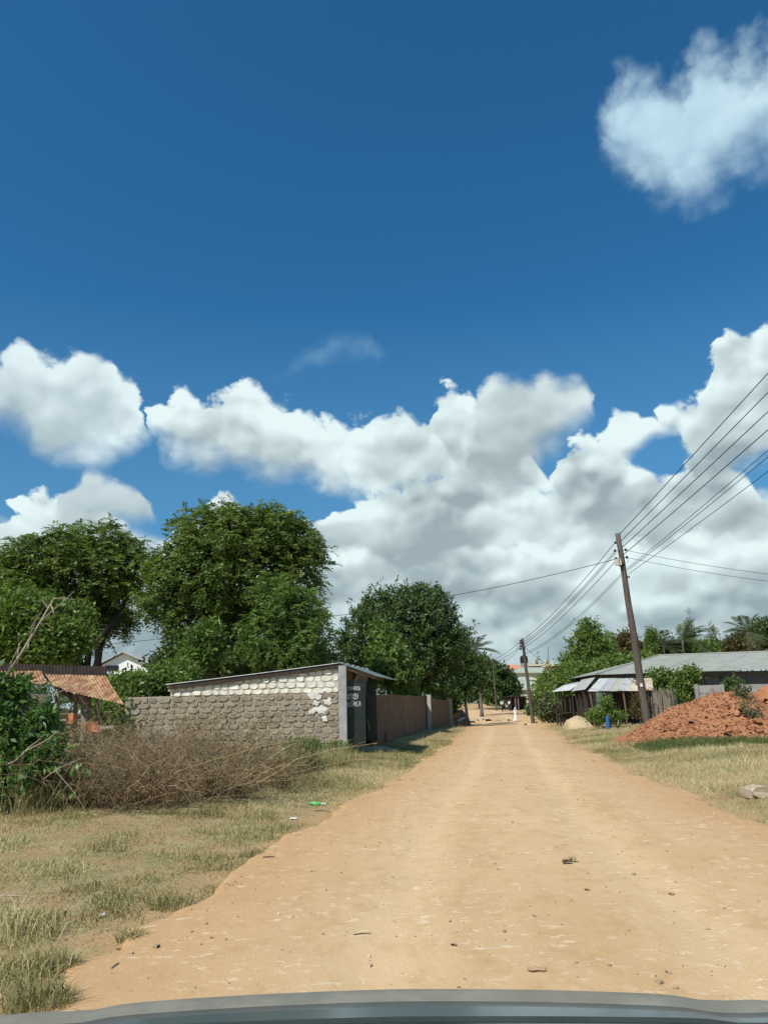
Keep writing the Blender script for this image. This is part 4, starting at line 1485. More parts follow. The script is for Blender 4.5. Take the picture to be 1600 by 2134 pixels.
# the two open leaves of the metal door
dz0, dz1 = at(740, 1551, YF + .17).z, at(740, 1419, YF + .17).z
dx0, dx1 = at(723.2, 1480, YF + .17).x, at(761.5, 1480, YF + .17).x
door = MB().box(((dx0 + dx1) / 2, YF + .17, (dz0 + dz1) / 2), (dx1 - dx0, .035, dz1 - dz0)).build('door', M['door_paint'], shop)
fr = MB()
for xx in (dx0 + .02, dx1 - .02):
    fr.box((xx, YF + .147, (dz0 + dz1) / 2), (.04, .012, dz1 - dz0 - .002))
for zz in (dz0 + .02, dz1 - .02, dz0 + .72):
    fr.box(((dx0 + dx1) / 2, YF + .1475, zz), (dx1 - dx0 - .09, .01, .035))
fr.build('door_frame', M['door_paint'], door)
d2a, d2b = at(764, 1480, YF + 1.5).x, at(785, 1480, YF + 1.5).x
e0, e1 = at(774, 1543, YF + 1.5).z, at(774, 1420, YF + 1.5).z
MB().box(((d2a + d2b) / 2, YF + 1.5, (e0 + e1) / 2), (d2b - d2a, .035, e1 - e0)).build('door', M['door_paint'], shop)
hk = at(765, 1520, YF + .9)
MB().tube([(hk.x, YF + 1.45, hk.z + .25), (hk.x + .03, YF + 1.44, hk.z + .12), (hk.x + .06, YF + 1.44, hk.z), (hk.x + .04, YF + 1.45, hk.z - .05)], .012, 6).build('door_hook', M['timber_pale'], shop)
GLY = {'T': [[(0, 1), (1, 1)], [(.5, 1), (.5, 0)]], 'U': [[(0, 1), (0, .25), (.3, 0), (.7, 0), (1, .25), (1, 1)]], 'N': [[(0, 0), (0, 1), (1, 0), (1, 1)]],
       'A': [[(0, 0), (.5, 1), (1, 0)], [(.22, .4), (.78, .4)]], 'Z': [[(0, 1), (1, 1), (0, 0), (1, 0)]], 'K': [[(0, 0), (0, 1)], [(1, 1), (.05, .45), (1, 0)]],
       'W': [[(0, 1), (.25, 0), (.5, .6), (.75, 0), (1, 1)]], 'I': [[(.5, 0), (.5, 1)]], 'E': [[(1, 1), (0, 1), (0, 0), (1, 0)], [(0, .52), (.8, .52)]],
       'Y': [[(0, 1), (.5, .5), (1, 1)], [(.5, .5), (.5, 0)]], 'J': [[(1, 1), (1, .2), (.65, 0), (.2, 0), (0, .25)]]}


def letters(text, px0, px1, pyt, pyb, th):
    p0, p1 = at(px0, pyb, YF + .14), at(px1, pyt, YF + .14)
    n = len(text)
    adv = (p1.x - p0.x) / n
    mm = MB()
    for i, ch in enumerate(text):
        ww = adv * (.72 if ch != 'I' else .4)
        ox = p0.x + i * adv + adv * .1
        oz = p0.z + random.uniform(-.012, .012)
        hh = (p1.z - p0.z) * random.uniform(.9, 1.08)
        for st in GLY[ch]:
            for a, b in zip(st[:-1], st[1:]):
                mm.bar((ox + a[0] * ww, YF + .139, oz + a[1] * hh), (ox + b[0] * ww, YF + .139, oz + b[1] * hh), .004, th, up=(0, 1, 0))
    # bars stand on their thin edge against the door: swap thickness into depth
    return mm.build('lettering', M['paint_white'], door)


def _bar_flat(self, p, q, w, h=None, up=(0, 0, 1)):
    p, q = Vector(p), Vector(q)
    d = (q - p)
    n = d.normalized()
    dep = Vector((0, 1, 0))
    s = n.cross(dep).normalized()
    R = Matrix((s, n, dep)).transposed()
    return self.box((p + q) / 2, (h, d.length + h * .8, w), rot=R)


_bar0 = MB.bar
MB.bar = _bar_flat
letters('TUNAUZA', 724, 751, 1431, 1439.5, .013)
letters('KUKU', 724, 746, 1446, 1458, .02)
letters('WA', 731, 738, 1459, 1462, .012)
letters('KIENYEJI', 725, 753, 1463, 1472.5, .013)
MB.bar = _bar0

# bench beside the doors
bp = gnd(797, 1549)
bench = thing('wooden_bench', 'short dark wooden bench standing outside the shop door', 'bench', bp)
zt = at(797, 1527, bp.y).z
MB().box((bp.x - .25, bp.y, zt), (.85, .28, .05)).build('seat', M['timber'], bench)
for sx in (.12, -.6):
    MB().box((bp.x + sx, bp.y, (zt + bp.z) / 2 - .03), (.06, .24, zt - bp.z - .0)).build('leg', M['timber'], bench)
MB().box((bp.x - .25, bp.y, bp.z + .14), (.66, .05, .05)).build('stretcher', M['timber'], bench)

# trodden earth in front of the door
m = MB()
c0 = gnd(765, 1562)
N = 26
inn, outr = [], []
for i in range(N):
    a = 2 * math.pi * i / N
    k = random.uniform(.9, 1.1)
    x, y = c0.x + .15 + 1.0 * k * math.cos(a), c0.y + .1 + 1.1 * k * math.sin(a)
    inn.append((x - (x - c0.x) * .2, y - (y - c0.y) * .2, gzf(x, y) + .07))
    outr.append((x, y, gzf(x, y) - .03))
m.add(inn + outr + [(c0.x, c0.y, c0.z + .1)], [(i, (i + 1) % N, 2 * N) for i in range(N)] + [(N + i, N + (i + 1) % N, (i + 1) % N, i) for i in range(N)])
tag(m.build('trodden_path', M['sand'], smooth=True), kind='structure')

# ------------------------------------------------------------------ brown wall along the road


def wall_x(Y):
    return -.3 + .144 * (Y - 27)


bw = thing('boundary_wall', 'long brown mud rendered boundary wall running along the left of the road', 'wall', (wall_x(27), 27, gzf(wall_x(27), 27)))


def wall_seg(Y0, Y1, top0, top1, name='wall_panel', th=.2, parent=bw, mat='brown_wall'):
    n = 8
    vs, fs = [], []
    for i in range(n + 1):
        Y = Y0 + (Y1 - Y0) * i / n
        x = wall_x(Y)
        t = top0 + (top1 - top0) * i / n + random.uniform(-.035, .03)
        g_ = gzf(x, Y) - .3
        vs += [(x, Y, g_), (x, Y, t), (x - th, Y, t), (x - th, Y, g_)]
    for i in range(n):
        b = i * 4
        for j in range(3):
            fs.append((b + j, b + 4 + j, b + 5 + j, b + 1 + j))
    fs += [(0, 1, 2, 3), (n * 4 + 3, n * 4 + 2, n * 4 + 1, n * 4)]
    return MB().add(vs, fs).build(name, M[mat], parent)


wall_seg(26.2, 42.6, at(785, 1447, 26.5).z, at(866, 1452, 42.6).z)
wall_seg(45.4, 61.5, at(884, 1457, 45.4).z, at(921, 1461, 61.5).z)
for Y, w, extra in ((42.9, .22, .05), (45.1, .28, .12), (61.9, .3, .15), (64.0, .25, .1)):
    t_ = at(883, 1453, 45).z + extra if Y < 50 else at(922, 1459, 62).z + extra
    g_ = gzf(wall_x(Y), Y) - .2
    MB().box((wall_x(Y) - .06, Y, (t_ + g_) / 2), (.26, w, t_ - g_)).build('post', M['post_pale'] if Y > 45 else M['brown_wall'], bw)
MB().box((wall_x(44) - .25, 44, .95), (.04, 1.9, 1.6), rz=-.143).build('gate_leaf', M['timber_dark'], bw)
wall_seg(68, 82, .95, .9, parent=bw)

# ------------------------------------------------------------------ collapsing hut at the left
hb = foot(150, 17)
hut = thing('rusty_hut', 'collapsing hut with a tilted rusty corrugated roof at the left edge', 'hut', hb)
A, B_, C_, D_ = at(96, 1405, 18.0), at(219, 1410, 18.0), at(257, 1470, 16.6), at(118, 1436, 16.4)
for k in range(3):
    s0, s1 = k / 3 - .01, (k + 1) / 3 + .01
    rg = (lambda s: .62 + .38 * min(1, s * 2.2) + .05 * math.sin(s * 19)) if k == 0 else None
    o = Vector((0, 0, .008 * k))
    corrugated(A.lerp(B_, s0) + o, A.lerp(B_, s1) + o, D_.lerp(C_, s0) + o, D_.lerp(C_, s1) + o, pitch=.076, amp=.007, rows=5, sag=.02, ragged=rg).build('roof_sheet', M['rust'], hut)
# torn sheet further left
A2, B2, C2, D2 = at(-40, 1400, 17.6), at(86, 1398, 17.6), at(100, 1425, 16.6), at(-30, 1432, 16.4)
corrugated(A2, B2, D2, C2, rows=4, sag=.04, ragged=lambda s: .75 + .25 * math.sin(s * 9)).build('torn_roof_sheet', M['rust'], hut)
# the rear slope stands behind the ridge, underside shade put into its dark colour
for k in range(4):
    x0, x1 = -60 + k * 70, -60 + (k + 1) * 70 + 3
    corrugated(at(x0, 1381 + k * 2, 18.25), at(x1, 1383 + k * 2, 18.25), at(x0, 1412, 18.1), at(x1, 1412, 18.1), rows=2).build('rear_sheet', M['rust_shade_dark'], hut)
for px, pyt, Y, r in ((178, 1448, 17.0, .09), (161, 1446, 17.4, .06), (188, 1452, 17.6, .05), (120, 1440, 17.2, .06), (60, 1430, 17.2, .06), (205, 1420, 18.0, .05)):
    b_ = foot(px + random.uniform(-2, 2), Y)
    t_ = at(px, pyt, Y)
    MB().tube([b_ - Vector((0, 0, .2)), b_.lerp(t_, .5) + Vector((random.uniform(-.04, .04), 0, 0)), t_], [r * 1.1, r, r * .85], 7).build('post', M['bark_post'], hut, smooth=True)
MB().bar(at(98, 1409, 18), at(216, 1413, 18), .07, .07).build('ridge_beam', M['timber_dark'], hut)
# remains of its walls: whitewashed stones high, red blocks low
for (px0, px1, py, v) in ((58, 100, 1452, ST_WHITE), (54, 98, 1460, ST_WHITE), (40, 110, 1470, ST_GREY), (30, 130, 1482, ST_GREY), (30, 150, 1494, ST_BROWN), (20, 160, 1508, ST_GREY), (10, 160, 1522, ST_BROWN)):
    px = px0
    while px < px1:
        w = random.uniform(18, 28)
        p = at(px + w / 2, py, 17.9)
        put_stone(hut, v, p, (w / 89 * .95, .2, .13))
        px += w
for (px, py, w, h_, Y) in ((86, 1512, .18, .30, 16.9), (86, 1497, .10, .16, 16.9), (150, 1498, .16, .2, 17.2), (190, 1515, .26, .2, 16.8), (204, 1519, .2, .14, 16.7)):
    p = at(px, py, Y)
    MB().box(p, (w, .2, h_), rot=Euler((random.uniform(-.1, .1), random.uniform(-.12, .12), random.uniform(-.5, .5))).to_matrix(), taper=.93).build('red_block', M['red_block'], hut)
fb = at(226, 1517, 16.6)
flat = thing('broken_slab', 'pale broken slab lying at the foot of the rusty hut', 'slab', fb)
put_stone(flat, dressed(STONES[2:4], M['limestone']), fb, (.34, .3, .08))

# ------------------------------------------------------------------ white gable house and grey shed behind the trees (left)
wb = foot(258, 62)
wh = thing('white_house', 'white gabled house glimpsed between the big trees', 'house', wb)
gx0, gx1, gt, gtop = at(198, 1400, 62), at(322, 1392, 62), at(258, 1376, 62), at(258, 1362, 62)
e_ = at(200, 1394, 62).z
MB().add([(gx0.x, 62, wb.z - .3), (gx1.x, 62, wb.z - .3), (gx1.x, 62, e_), (gtop.x, 62, gtop.z), (gx0.x, 62, e_),
          (gx0.x, 70, wb.z - .3), (gx1.x, 70, wb.z - .3), (gx1.x, 70, e_), (gtop.x, 70, gtop.z), (gx0.x, 70, e_)],
         [(0, 1, 2, 3, 4), (9, 8, 7, 6, 5), (0, 4, 9, 5), (1, 6, 7, 2)]).build('wall', M['wall_white'], wh)
for sgn, gx_ in ((-1, gx0.x), (1, gx1.x)):
    a_, b_ = Vector((gtop.x, 61.6, gtop.z + .06)), Vector((gx_ + sgn * .5, 61.6, e_ - .1))
    MB().add([a_, b_, b_ + Vector((0, 9, 0)), a_ + Vector((0, 9, 0)), a_ + Vector((0, 0, .1)), b_ + Vector((0, 0, .1)), b_ + Vector((0, 9, .1)), a_ + Vector((0, 9, .1))],
             [(0, 1, 2, 3), (7, 6, 5, 4), (0, 4, 5, 1), (1, 5, 6, 2), (2, 6, 7, 3), (3, 7, 4, 0)]).build('roof_slope', M['zinc_dull'], wh)
p0, p1 = at(220, 1398, 61.97), at(247, 1387, 61.97)
MB().box(((p0.x + p1.x) / 2, 61.96, (p0.z + p1.z) / 2), (p1.x - p0.x, .05, p1.z - p0.z)).build('window', M['window_dark'], wh)
sb = foot(390, 40)
shd = thing('tin_shed', 'low grey tin roofed shed under the tallest tree', 'shed', sb)
A, B_ = at(372, 1378, 42), at(460, 1386, 42)
D_, C_ = at(340, 1398, 39), at(450, 1404, 39)
corrugated(A, B_, D_, C_, rows=2).build('roof_sheet', M['zinc_dull'], shd)
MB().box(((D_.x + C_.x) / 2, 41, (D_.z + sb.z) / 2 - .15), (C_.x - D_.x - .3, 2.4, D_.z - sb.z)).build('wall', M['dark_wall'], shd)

# ------------------------------------------------------------------ long grey roofed house at the right
LH = foot(1420, 49)
lh = thing('long_house', 'long single storey house with pale grey hipped roof at the right', 'house', LH)
e0, e1 = at(1240, 1406.5, 48), at(1800, 1389, 48)
r0, r1 = at(1371, 1367, 53), at(1800, 1352, 53)
nS = 9
for k in range(nS):
    s0, s1 = k / nS, (k + 1) / nS
    A, B_ = r0.lerp(r1, s0), r0.lerp(r1, s1)
    D_, C_ = e0.lerp(e1, s0), e0.lerp(e1, s1)
    up = Vector((0, 0, .006 * (k % 2)))
    corrugated(A + up, B_ + up + (B_ - A) * .01, D_ + up, C_ + up + (C_ - D_) * .01, pitch=.19, amp=.007, rows=2).build('roof_sheet', M['roof_grey'], lh)
eb = Vector((e0.x, 58, e0.z))
corrugated(r0 + Vector((-.01, .02, .01)), r0 + Vector((-.01, .3, .01)), eb, e0 + Vector((-.02, .02, 0)), pitch=.19, amp=.01, rows=2).build('hip_sheet', M['roof_grey'], lh)
MB().tube([r0 + Vector((0, 0, .03)), r1 + Vector((0, 0, .03))], .06, 6).build('ridge_cap', M['roof_grey'], lh)
MB().tube([r0 + Vector((0, 0, .03)), e0 + Vector((0, 0, .03))], .05, 6).build('hip_cap', M['roof_grey'], lh)
zw = e1.z - .02
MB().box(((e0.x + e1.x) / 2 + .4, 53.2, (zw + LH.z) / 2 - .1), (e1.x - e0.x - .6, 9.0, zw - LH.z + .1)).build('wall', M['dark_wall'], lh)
for px in (1388, 1472, 1560):
    p = at(px, 1418, 48.6)
    MB().box((p.x, 48.68, LH.z + 1.45), (.12, .08, 2.5)).build('wall_pier', M['dark_wall'], lh)
for px in (1430, 1520):
    p = at(px, 1420, 48.6)
    w_ = MB().box((p.x, 48.685, p.z - .1), (1.1, .05, .9)).build('window', M['window_dark'], lh)
    MB().box((p.x, 48.65, p.z - .6), (1.25, .1, .06)).build('sill', M['dark_wall'], w_)

# ------------------------------------------------------------------ tin kiosk and open stalls
KY = 39.6
kb = foot(1300, 41)
kio = thing('tin_kiosk', 'tin kiosk with patchwork canopy of white, grey, tan and rusty sheets', 'kiosk', kb)
cols = ['white_sheet', 'zinc_dull', 'tan_sheet', 'zinc_dull', 'rust_pale', 'rust_pale']
tx = [1249, 1268, 1290, 1298, 1318, 1338, 1358]
bx = [1224, 1246, 1268, 1285, 1308, 1335, 1361]
tx = [1249, 1270, 1288, 1304, 1320, 1338, 1358]
for k in range(6):
    up = Vector((0, 0, .012 * (k % 2)))
    A, B_ = at(tx[k], 1414 + (k > 3) * .5, 41.2), at(tx[k + 1] + .6, 1414, 41.2)
    D_, C_ = at(bx[k], 1441 - k * .2, KY), at(bx[k + 1] + .6, 1441 - k * .2, KY)
    corrugated(A + up, B_ + up, D_ + up, C_ + up, pitch=.09, amp=.012, rows=2).build('roof_sheet', M[cols[k]], kio)
kx0, kx1 = at(1242, 1440, 41.2).x, at(1358, 1440, 41.2).x
ktop = at(1300, 1415, 41.2).z
MB().box(((kx0 + kx1) / 2, 42.6, (ktop + kb.z) / 2 - .1), (kx1 - kx0, 2.6, ktop - kb.z - .1)).build('wall', M['rust_shade_dark'], kio)
for i, px in enumerate((1252, 1270)):
    p = at(px, 1470, 41.25)
    MB().box((p.x, 41.27, (ktop + kb.z) / 2 - .25), (.4, .05, ktop - kb.z - .5)).build('shutter', M['green_sheet'], kio)
for px0, px1 in ((1228, 1235), (1298, 1302), (1350, 1352)):
    t_, b_ = at(px0, 1440, KY + .1), foot(px1, KY + .1)
    MB().tube([b_ - Vector((0, 0, .1)), b_.lerp(t_, .5) + Vector((.03, 0, 0)), t_], .045, 6).build('post', M['timber'] if px0 < 1340 else M['timber_dark'], kio)
MB().bar(at(1226, 1442.5, KY + .08), at(1360, 1441.5, KY + .08), .05, .06).build('eave_beam', M['timber_dark'], kio)

st = thing('market_stall', 'shade-dark timber stall with grey tin canopy left of the patchwork kiosk', 'stall', foot(1215, 44), 'open tin roofed stalls')
A, B_, C_, D_ = at(1212, 1417, 46), at(1240, 1412, 42.4), at(1219, 1437, 41.4), at(1190, 1441, 45)
for k in range(2):
    corrugated(A.lerp(B_, k * .5), A.lerp(B_, k * .5 + .51), D_.lerp(C_, k * .5), D_.lerp(C_, k * .5 + .51), pitch=.09, rows=2).build('roof_sheet', M['zinc_dull'], st)
for px0, px1, Y, w in ((1200, 1205, 44.6, .12), (1208, 1212, 43.6, .14), (1217, 1223, 42.2, .2), (1191, 1194, 45.4, .06)):
    t_, b_ = at(px0, 1441, Y), foot(px1, Y)
    MB().bar(b_ - Vector((0, 0, .2)), t_, w, .06).build('upright_board', M['timber_dark'], st)  # shade of the canopy put into the boards as dark timber
p0, p1 = foot(1200, 45.6), foot(1236, 43)
MB().box(((p0.x + p1.x) / 2 + .4, 44.6, p0.z + .9), (p1.x - p0.x + .6, 1.6, 1.9)).build('back_room', M['rust_shade_dark'], st)
st2 = thing('market_stall', 'farthest open stall with pale tin canopy on thin poles', 'stall', foot(1175, 50), 'open tin roofed stalls')
A, B_, C_, D_ = at(1176, 1428, 53), at(1206, 1425, 49), at(1186, 1439, 47.5), at(1150, 1442, 51.5)
for k in range(2):
    corrugated(A.lerp(B_, k * .5), A.lerp(B_, k * .5 + .51), D_.lerp(C_, k * .5), D_.lerp(C_, k * .5 + .51), pitch=.09, rows=2).build('roof_sheet', M['zinc'], st2)
corrugated(at(1176, 1426, 54), at(1208, 1421, 50), at(1180, 1428, 53), at(1206, 1426, 49.4), pitch=.09, rows=1).build('upper_sheet', M['zinc_dull'], st2)
for px0, px1, Y in ((1164, 1165, 50.8), (1169, 1171, 50.2), (1175, 1178, 49.6), (1186, 1188, 48.6), (1158, 1158, 51.3)):
    t_, b_ = at(px0, 1442, Y), foot(px1, Y)
    MB().tube([b_ - Vector((0, 0, .2)), t_], .05, 6).build('post', M['timber_dark'], st2)  # posts coloured dark for the canopy's shade
p0, p1 = foot(1166, 51), foot(1192, 48.4)
MB().bar((p0.x, p0.y, p0.z + .75), (p1.x, p1.y, p1.z + .75), .5, .06).build('counter', M['timber_dark'], st2)
MB().bar((p0.x + .25, p0.y, p0.z + .38), (p1.x + .25, p1.y, p1.z + .38), .06, .7).build('front_board', M['timber_dark'], st2)
MB().box(((p0.x + p1.x) / 2 + .9, 50.6, p0.z + .9), (.3, 3.2, 1.9), rz=.3).build('back_wall', M['rust_shade_dark'], st2)

# ------------------------------------------------------------------ fences beside the long house
fb_ = foot(1480, 40)
cf = thing('block_fence', 'grey concrete panel fence standing behind the red mound', 'fence', fb_)
for (a_, b_, yt) in ((1450, 1503, 1429), (1545, 1600, 1427), (1601, 1680, 1425)):
    p, q = at(a_, yt, 40), at(b_, yt - 1, 40)
    n = 3
    for i in range(n):
        zt_ = p.z - i * .42
        MB().box(((p.x + q.x) / 2, 40, zt_ - .2), (q.x - p.x - .02, .06, .40)).build('panel', M['concrete'], cf)
for px in (1449, 1503, 1543, 1601):
    p = at(px, 1427, 40)
    g_ = gzf(p.x, 40)
    MB().box((p.x, 39.97, (p.z + .04 + g_) / 2 - .1), (.14, .16, p.z - g_ + .2)).build('post', M['concrete'], cf)
wfb = foot(1385, 37)
wf = thing('wattle_fence', 'woven stick fence between the kiosk and the red mound', 'fence', wfb)
x0_, x1_ = at(1362, 1460, 37).x, at(1412, 1460, 37).x
zt_ = at(1385, 1436, 37).z
nst = 46
for i in range(nst):
    x = x0_ + (x1_ - x0_) * (i + random.uniform(-.3, .3)) / nst
    g_ = gzf(x, 37)
    h_ = (zt_ - g_) * random.uniform(.88, 1.06)
    MB().tube([(x, 37, g_ - .1), (x + random.uniform(-.03, .03), 37 + random.uniform(-.02, .02), g_ + h_ * .5), (x + random.uniform(-.05, .05), 37, g_ + h_)], [.014, .012, .008], 4).build('stick', M['reed'], wf)
for k in range(7):
    z_ = wfb.z + .15 + k * .14
    MB().tube([(x0_ + (x1_ - x0_) * t / 6, 36.97 + .04 * (t % 2), z_ + random.uniform(-.02, .02)) for t in range(7)], .012, 4).build('weaver', M['reed'], wf)
for px in (1358, 1366, 1376, 1398):
    p = foot(px, 36.8)
    MB().tube([p - Vector((0, 0, .2)), p + Vector((random.uniform(-.05, .05), 0, (zt_ - p.z) * random.uniform(.7, 1.05)))], [.035, .025], 6).build('stake', M['bark_post'], wf)

# ------------------------------------------------------------------ houses at the far end of the road


def hip_house(name, label, Y, e0p, e1p, r0p, r1p, depth, roof, wall, base_drop=3.2, group=None, windows=(), wname='window'):
    e0_, e1_ = at(*e0p, Y), at(*e1p, Y)
    r0_, r1_ = at(*r0p, Y + depth * .5), at(*r1p, Y + depth * .5)
    zb = e0_.z - base_drop
    root = thing(name, label, 'house', ((e0_.x + e1_.x) / 2, Y, zb), group)
    k0, k1 = Vector((e0_.x, Y + depth, e0_.z)), Vector((e1_.x, Y + depth, e1_.z))
    d_ = Vector((0, 0, -.14))
    vs = [e0_, e1_, k1, k0, r0_, r1_]
    MB().add(vs + [v + d_ for v in vs[:4]], [(0, 1, 5, 4), (1, 2, 5), (2, 3, 4, 5), (3, 0, 4), (0, 6, 7, 1), (1, 7, 8, 2), (2, 8, 9, 3), (3, 9, 6, 0), (9, 8, 7, 6)]).build('roof', M[roof], root)
    MB().box(((e0_.x + e1_.x) / 2, Y + depth / 2, (zb + e0_.z - .14) / 2), (e1_.x - e0_.x - 1.0, depth - 1.0, e0_.z - .14 - zb)).build('wall', M[wall], root)
    for (a_, b_, c2, d2) in windows:
        p, q = at(a_, d2, Y + .5), at(b_, c2, Y + .5)
        w_ = MB().box(((p.x + q.x) / 2, Y + .48, (p.z + q.z) / 2), (q.x - p.x, .08, q.z - p.z)).build(wname, M['window_dark'], root)
        MB().box(((p.x + q.x) / 2, Y + .42, p.z - .05), (q.x - p.x + .2, .12, .08)).build('sill', M[wall], w_)
    return root


hip_house('hip_house', 'pale green roofed house with columned front at the end of the road', 128, (1052, 1436), (1118, 1437), (1074, 1411), (1108, 1411), 9, 'roof_green', 'wall_cream', 3.8,
          windows=((1060, 1063, 1441, 1452), (1066, 1069, 1441, 1452), (1072, 1075, 1441, 1452)))
hip_house('hip_house', 'wider pale green hip roof behind and above the columned house', 150, (1062, 1402), (1152, 1401), (1086, 1391), (1128, 1391), 10, 'roof_green', 'wall_cream', 6.5)
hip_house('tiled_house', 'white house with bright orange tile roof left of the black water tank', 175, (1054, 1392), (1086, 1394), (1058, 1385), (1084, 1387), 9, 'roof_orange', 'wall_white', 7.5)
ob = thing('orange_house', 'orange walled flat roofed house with dark balcony right of the far pole', 'house', at(1158, 1420, 170))
p0, p1 = at(1147, 1420, 170), at(1176, 1388, 170)
MB().box(((p0.x + p1.x) / 2, 174, (p0.z + p1.z) / 2 - 2), (p1.x - p0.x, 8, p1.z - p0.z + 4)).build('wall', M['wall_orange'], ob)
p0, p1 = at(1152, 1400, 169.9), at(1162, 1389, 169.9)
MB().box(((p0.x + p1.x) / 2, 169.95, (p0.z + p1.z) / 2), (p1.x - p0.x, .2, p1.z - p0.z)).build('window', M['window_dark'], ob)
p0, p1 = at(1144, 1388.5, 169.5), at(1179, 1384, 169.5)
MB().box(((p0.x + p1.x) / 2, 174, (p0.z + p1.z) / 2), (p1.x - p0.x, 9.2, p1.z - p0.z)).build('roof_slab', M['wall_cream'], ob)
p0, p1 = at(1146, 1403, 169.5), at(1178, 1401, 169.5)
MB().box(((p0.x + p1.x) / 2, 169.2, (p0.z + p1.z) / 2), (p1.x - p0.x, 1.4, .25)).build('balcony_slab', M['wall_cream'], ob)
for px in (1160, 1173):
    p0, p1 = at(px, 1402, 168.8), at(px, 1382, 168.8)
    MB().box((p0.x, 168.8, (p0.z + p1.z) / 2), (.3, .3, p1.z - p0.z)).build('column', M['wall_cream'], ob)
ub = thing('unfinished_building', 'unfinished flat concrete building with bare columns on the far skyline', 'building', at(1110, 1400, 190))
p0, p1 = at(1056, 1391, 190), at(1178, 1385, 190)
MB().box(((p0.x + p1.x) / 2, 196, p0.z + .35), (p1.x - p0.x, 12, p1.z - p0.z + .1)).build('roof_slab', M['wall_cream'], ub)
MB().box(((p0.x + p1.x) / 2, 197, p0.z - 3.6), (p1.x - p0.x - 1, 10, 7.0)).build('wall', M['wall_cream'], ub)
for px in (1058, 1098, 1112, 1124, 1136, 1150, 1172):
    q0, q1 = at(px, 1386, 190.5), at(px, 1386 - random.uniform(8, 13), 190.5)
    MB().box((q0.x, 190.5, (q0.z + q1.z) / 2), (.35, .35, q1.z - q0.z)).build('column', M['wall_cream'], ub)
tb = at(1092, 1382, 186)
tk = thing('water_tank', 'black plastic water tank on a block stand above the hip roofs', 'water tank', tb)
zt_ = at(1092, 1366, 186).z
MB().lathe((tb.x, 186, tb.z), [(.9, 0), (.95, .1), (.9, .5), (.95, .6), (.9, 1.1), (.95, 1.2), (.7, (zt_ - tb.z) * .92), (.25, zt_ - tb.z)], 18).build('tank', M['black'], tk, smooth=True)
MB().box((tb.x, 186, tb.z - .75), (1.5, 1.5, 1.5)).build('stand', M['concrete'], tk)
# lean-to shelter at the roadside
lb = foot(1075, 112)
ls = thing('roadside_shelter', 'dark low shelter with flat tin top beside the far road', 'shelter', lb)
p0, p1 = at(1048, 1453, 111), at(1100, 1451, 111)
MB().box(((p0.x + p1.x) / 2, 112, p0.z), (p1.x - p0.x, 2.4, .1)).build('roof', M['rust_shade_dark'], ls)
for px in (1052, 1064, 1074, 1080, 1096):
    q = foot(px, 111)
    MB().bar(q, Vector((q.x, 111, p0.z)), .14, .14).build('post', M['bark_post'] if px in (1074, 1080) else M['timber_dark'], ls)
MB().box(((p0.x + p1.x) / 2 + .5, 113, (p0.z + lb.z) / 2), (p1.x - p0.x - 1.2, .1, p0.z - lb.z)).build('back_wall', M['timber_dark'], ls)

# ------------------------------------------------------------------ red earth mounds
def make_mound(name, label, prof, Yr, y0, y1, nx=150, ny=80, mat='red_earth', noise=.10, front=.45):
    pts = [at(px, py, Yr) for px, py in prof]
    xs_, zs_ = np.array([p.x for p in pts]), np.array([p.z for p in pts])
    x = np.linspace(xs_[0], xs_[-1], nx)
    y = np.linspace(y0, y1, ny)
    X, Y = np.meshgrid(x, y)
    top = np.interp(X, xs_, zs_)
    g_ = gz(X, Y)
    t = np.where(Y < Yr, (Y - y0) / (Yr - y0), (y1 - Y) / (y1 - Yr))
    sh = np.clip(t, 0, 1) ** .8
    sh = sh * sh * (3 - 2 * sh) * .5 + .5 * np.clip(t, 0, 1)
    H = np.maximum(top - gz(X, Yr), 0) * sh * sstep(0, .12, (X - x[0]) / (x[-1] - x[0])) * sstep(0, .12, (x[-1] - X) / (x[-1] - x[0]))
    lump = noise * (fbm(X, Y, 1.1, 4, 71) * 1.3 + .9 * np.abs(fbm(X, Y, 4.3, 4, 73)))
    Z = g_ - .06 + H + lump * np.clip(H * 2, 0, 1)
    idx_ = np.arange(nx * ny).reshape(ny, nx)
    Q_ = np.stack([idx_[:-1, :-1], idx_[:-1, 1:], idx_[1:, 1:], idx_[1:, :-1]], -1).reshape(-1, 4)
    c = Vector((float(x.mean()), Yr, gzf(float(x.mean()), Yr)))
    root = thing(name, label, 'mound', c)
    V = np.stack([X, Y, Z], -1).reshape(-1, 3) - np.array(c)
    link('earth', fast_mesh('earth', V, Q_, smooth=True), M[mat], root)

    def zat(px, py):
        i = int(np.clip(np.searchsorted(x, px), 1, nx - 1))
        j = int(np.clip(np.searchsorted(y, py), 1, ny - 1))
        return float(Z[j, i])
    return root, zat, x, y


mound, mz, mx, my = make_mound('earth_mound', 'large heap of red earth and clods on the right verge',
                               [(1272, 1553), (1300, 1538), (1330, 1520), (1360, 1500), (1392, 1478), (1425, 1461), (1462, 1449), (1500, 1441), (1535, 1437), (1560, 1444), (1585, 1462), (1620, 1500), (1650, 1545)],
                               26.2, 23.4, 29.5)
mound2, mz2, mx2, my2 = make_mound('earth_mound', 'second red earth heap rising at the right frame edge behind the large heap',
                                   [(1548, 1545), (1562, 1480), (1574, 1446), (1590, 1432), (1620, 1424), (1660, 1430), (1700, 1460), (1740, 1540)], 28.6, 26.3, 31, 90, 60)
CL = dressed(STONES, M['clod'])


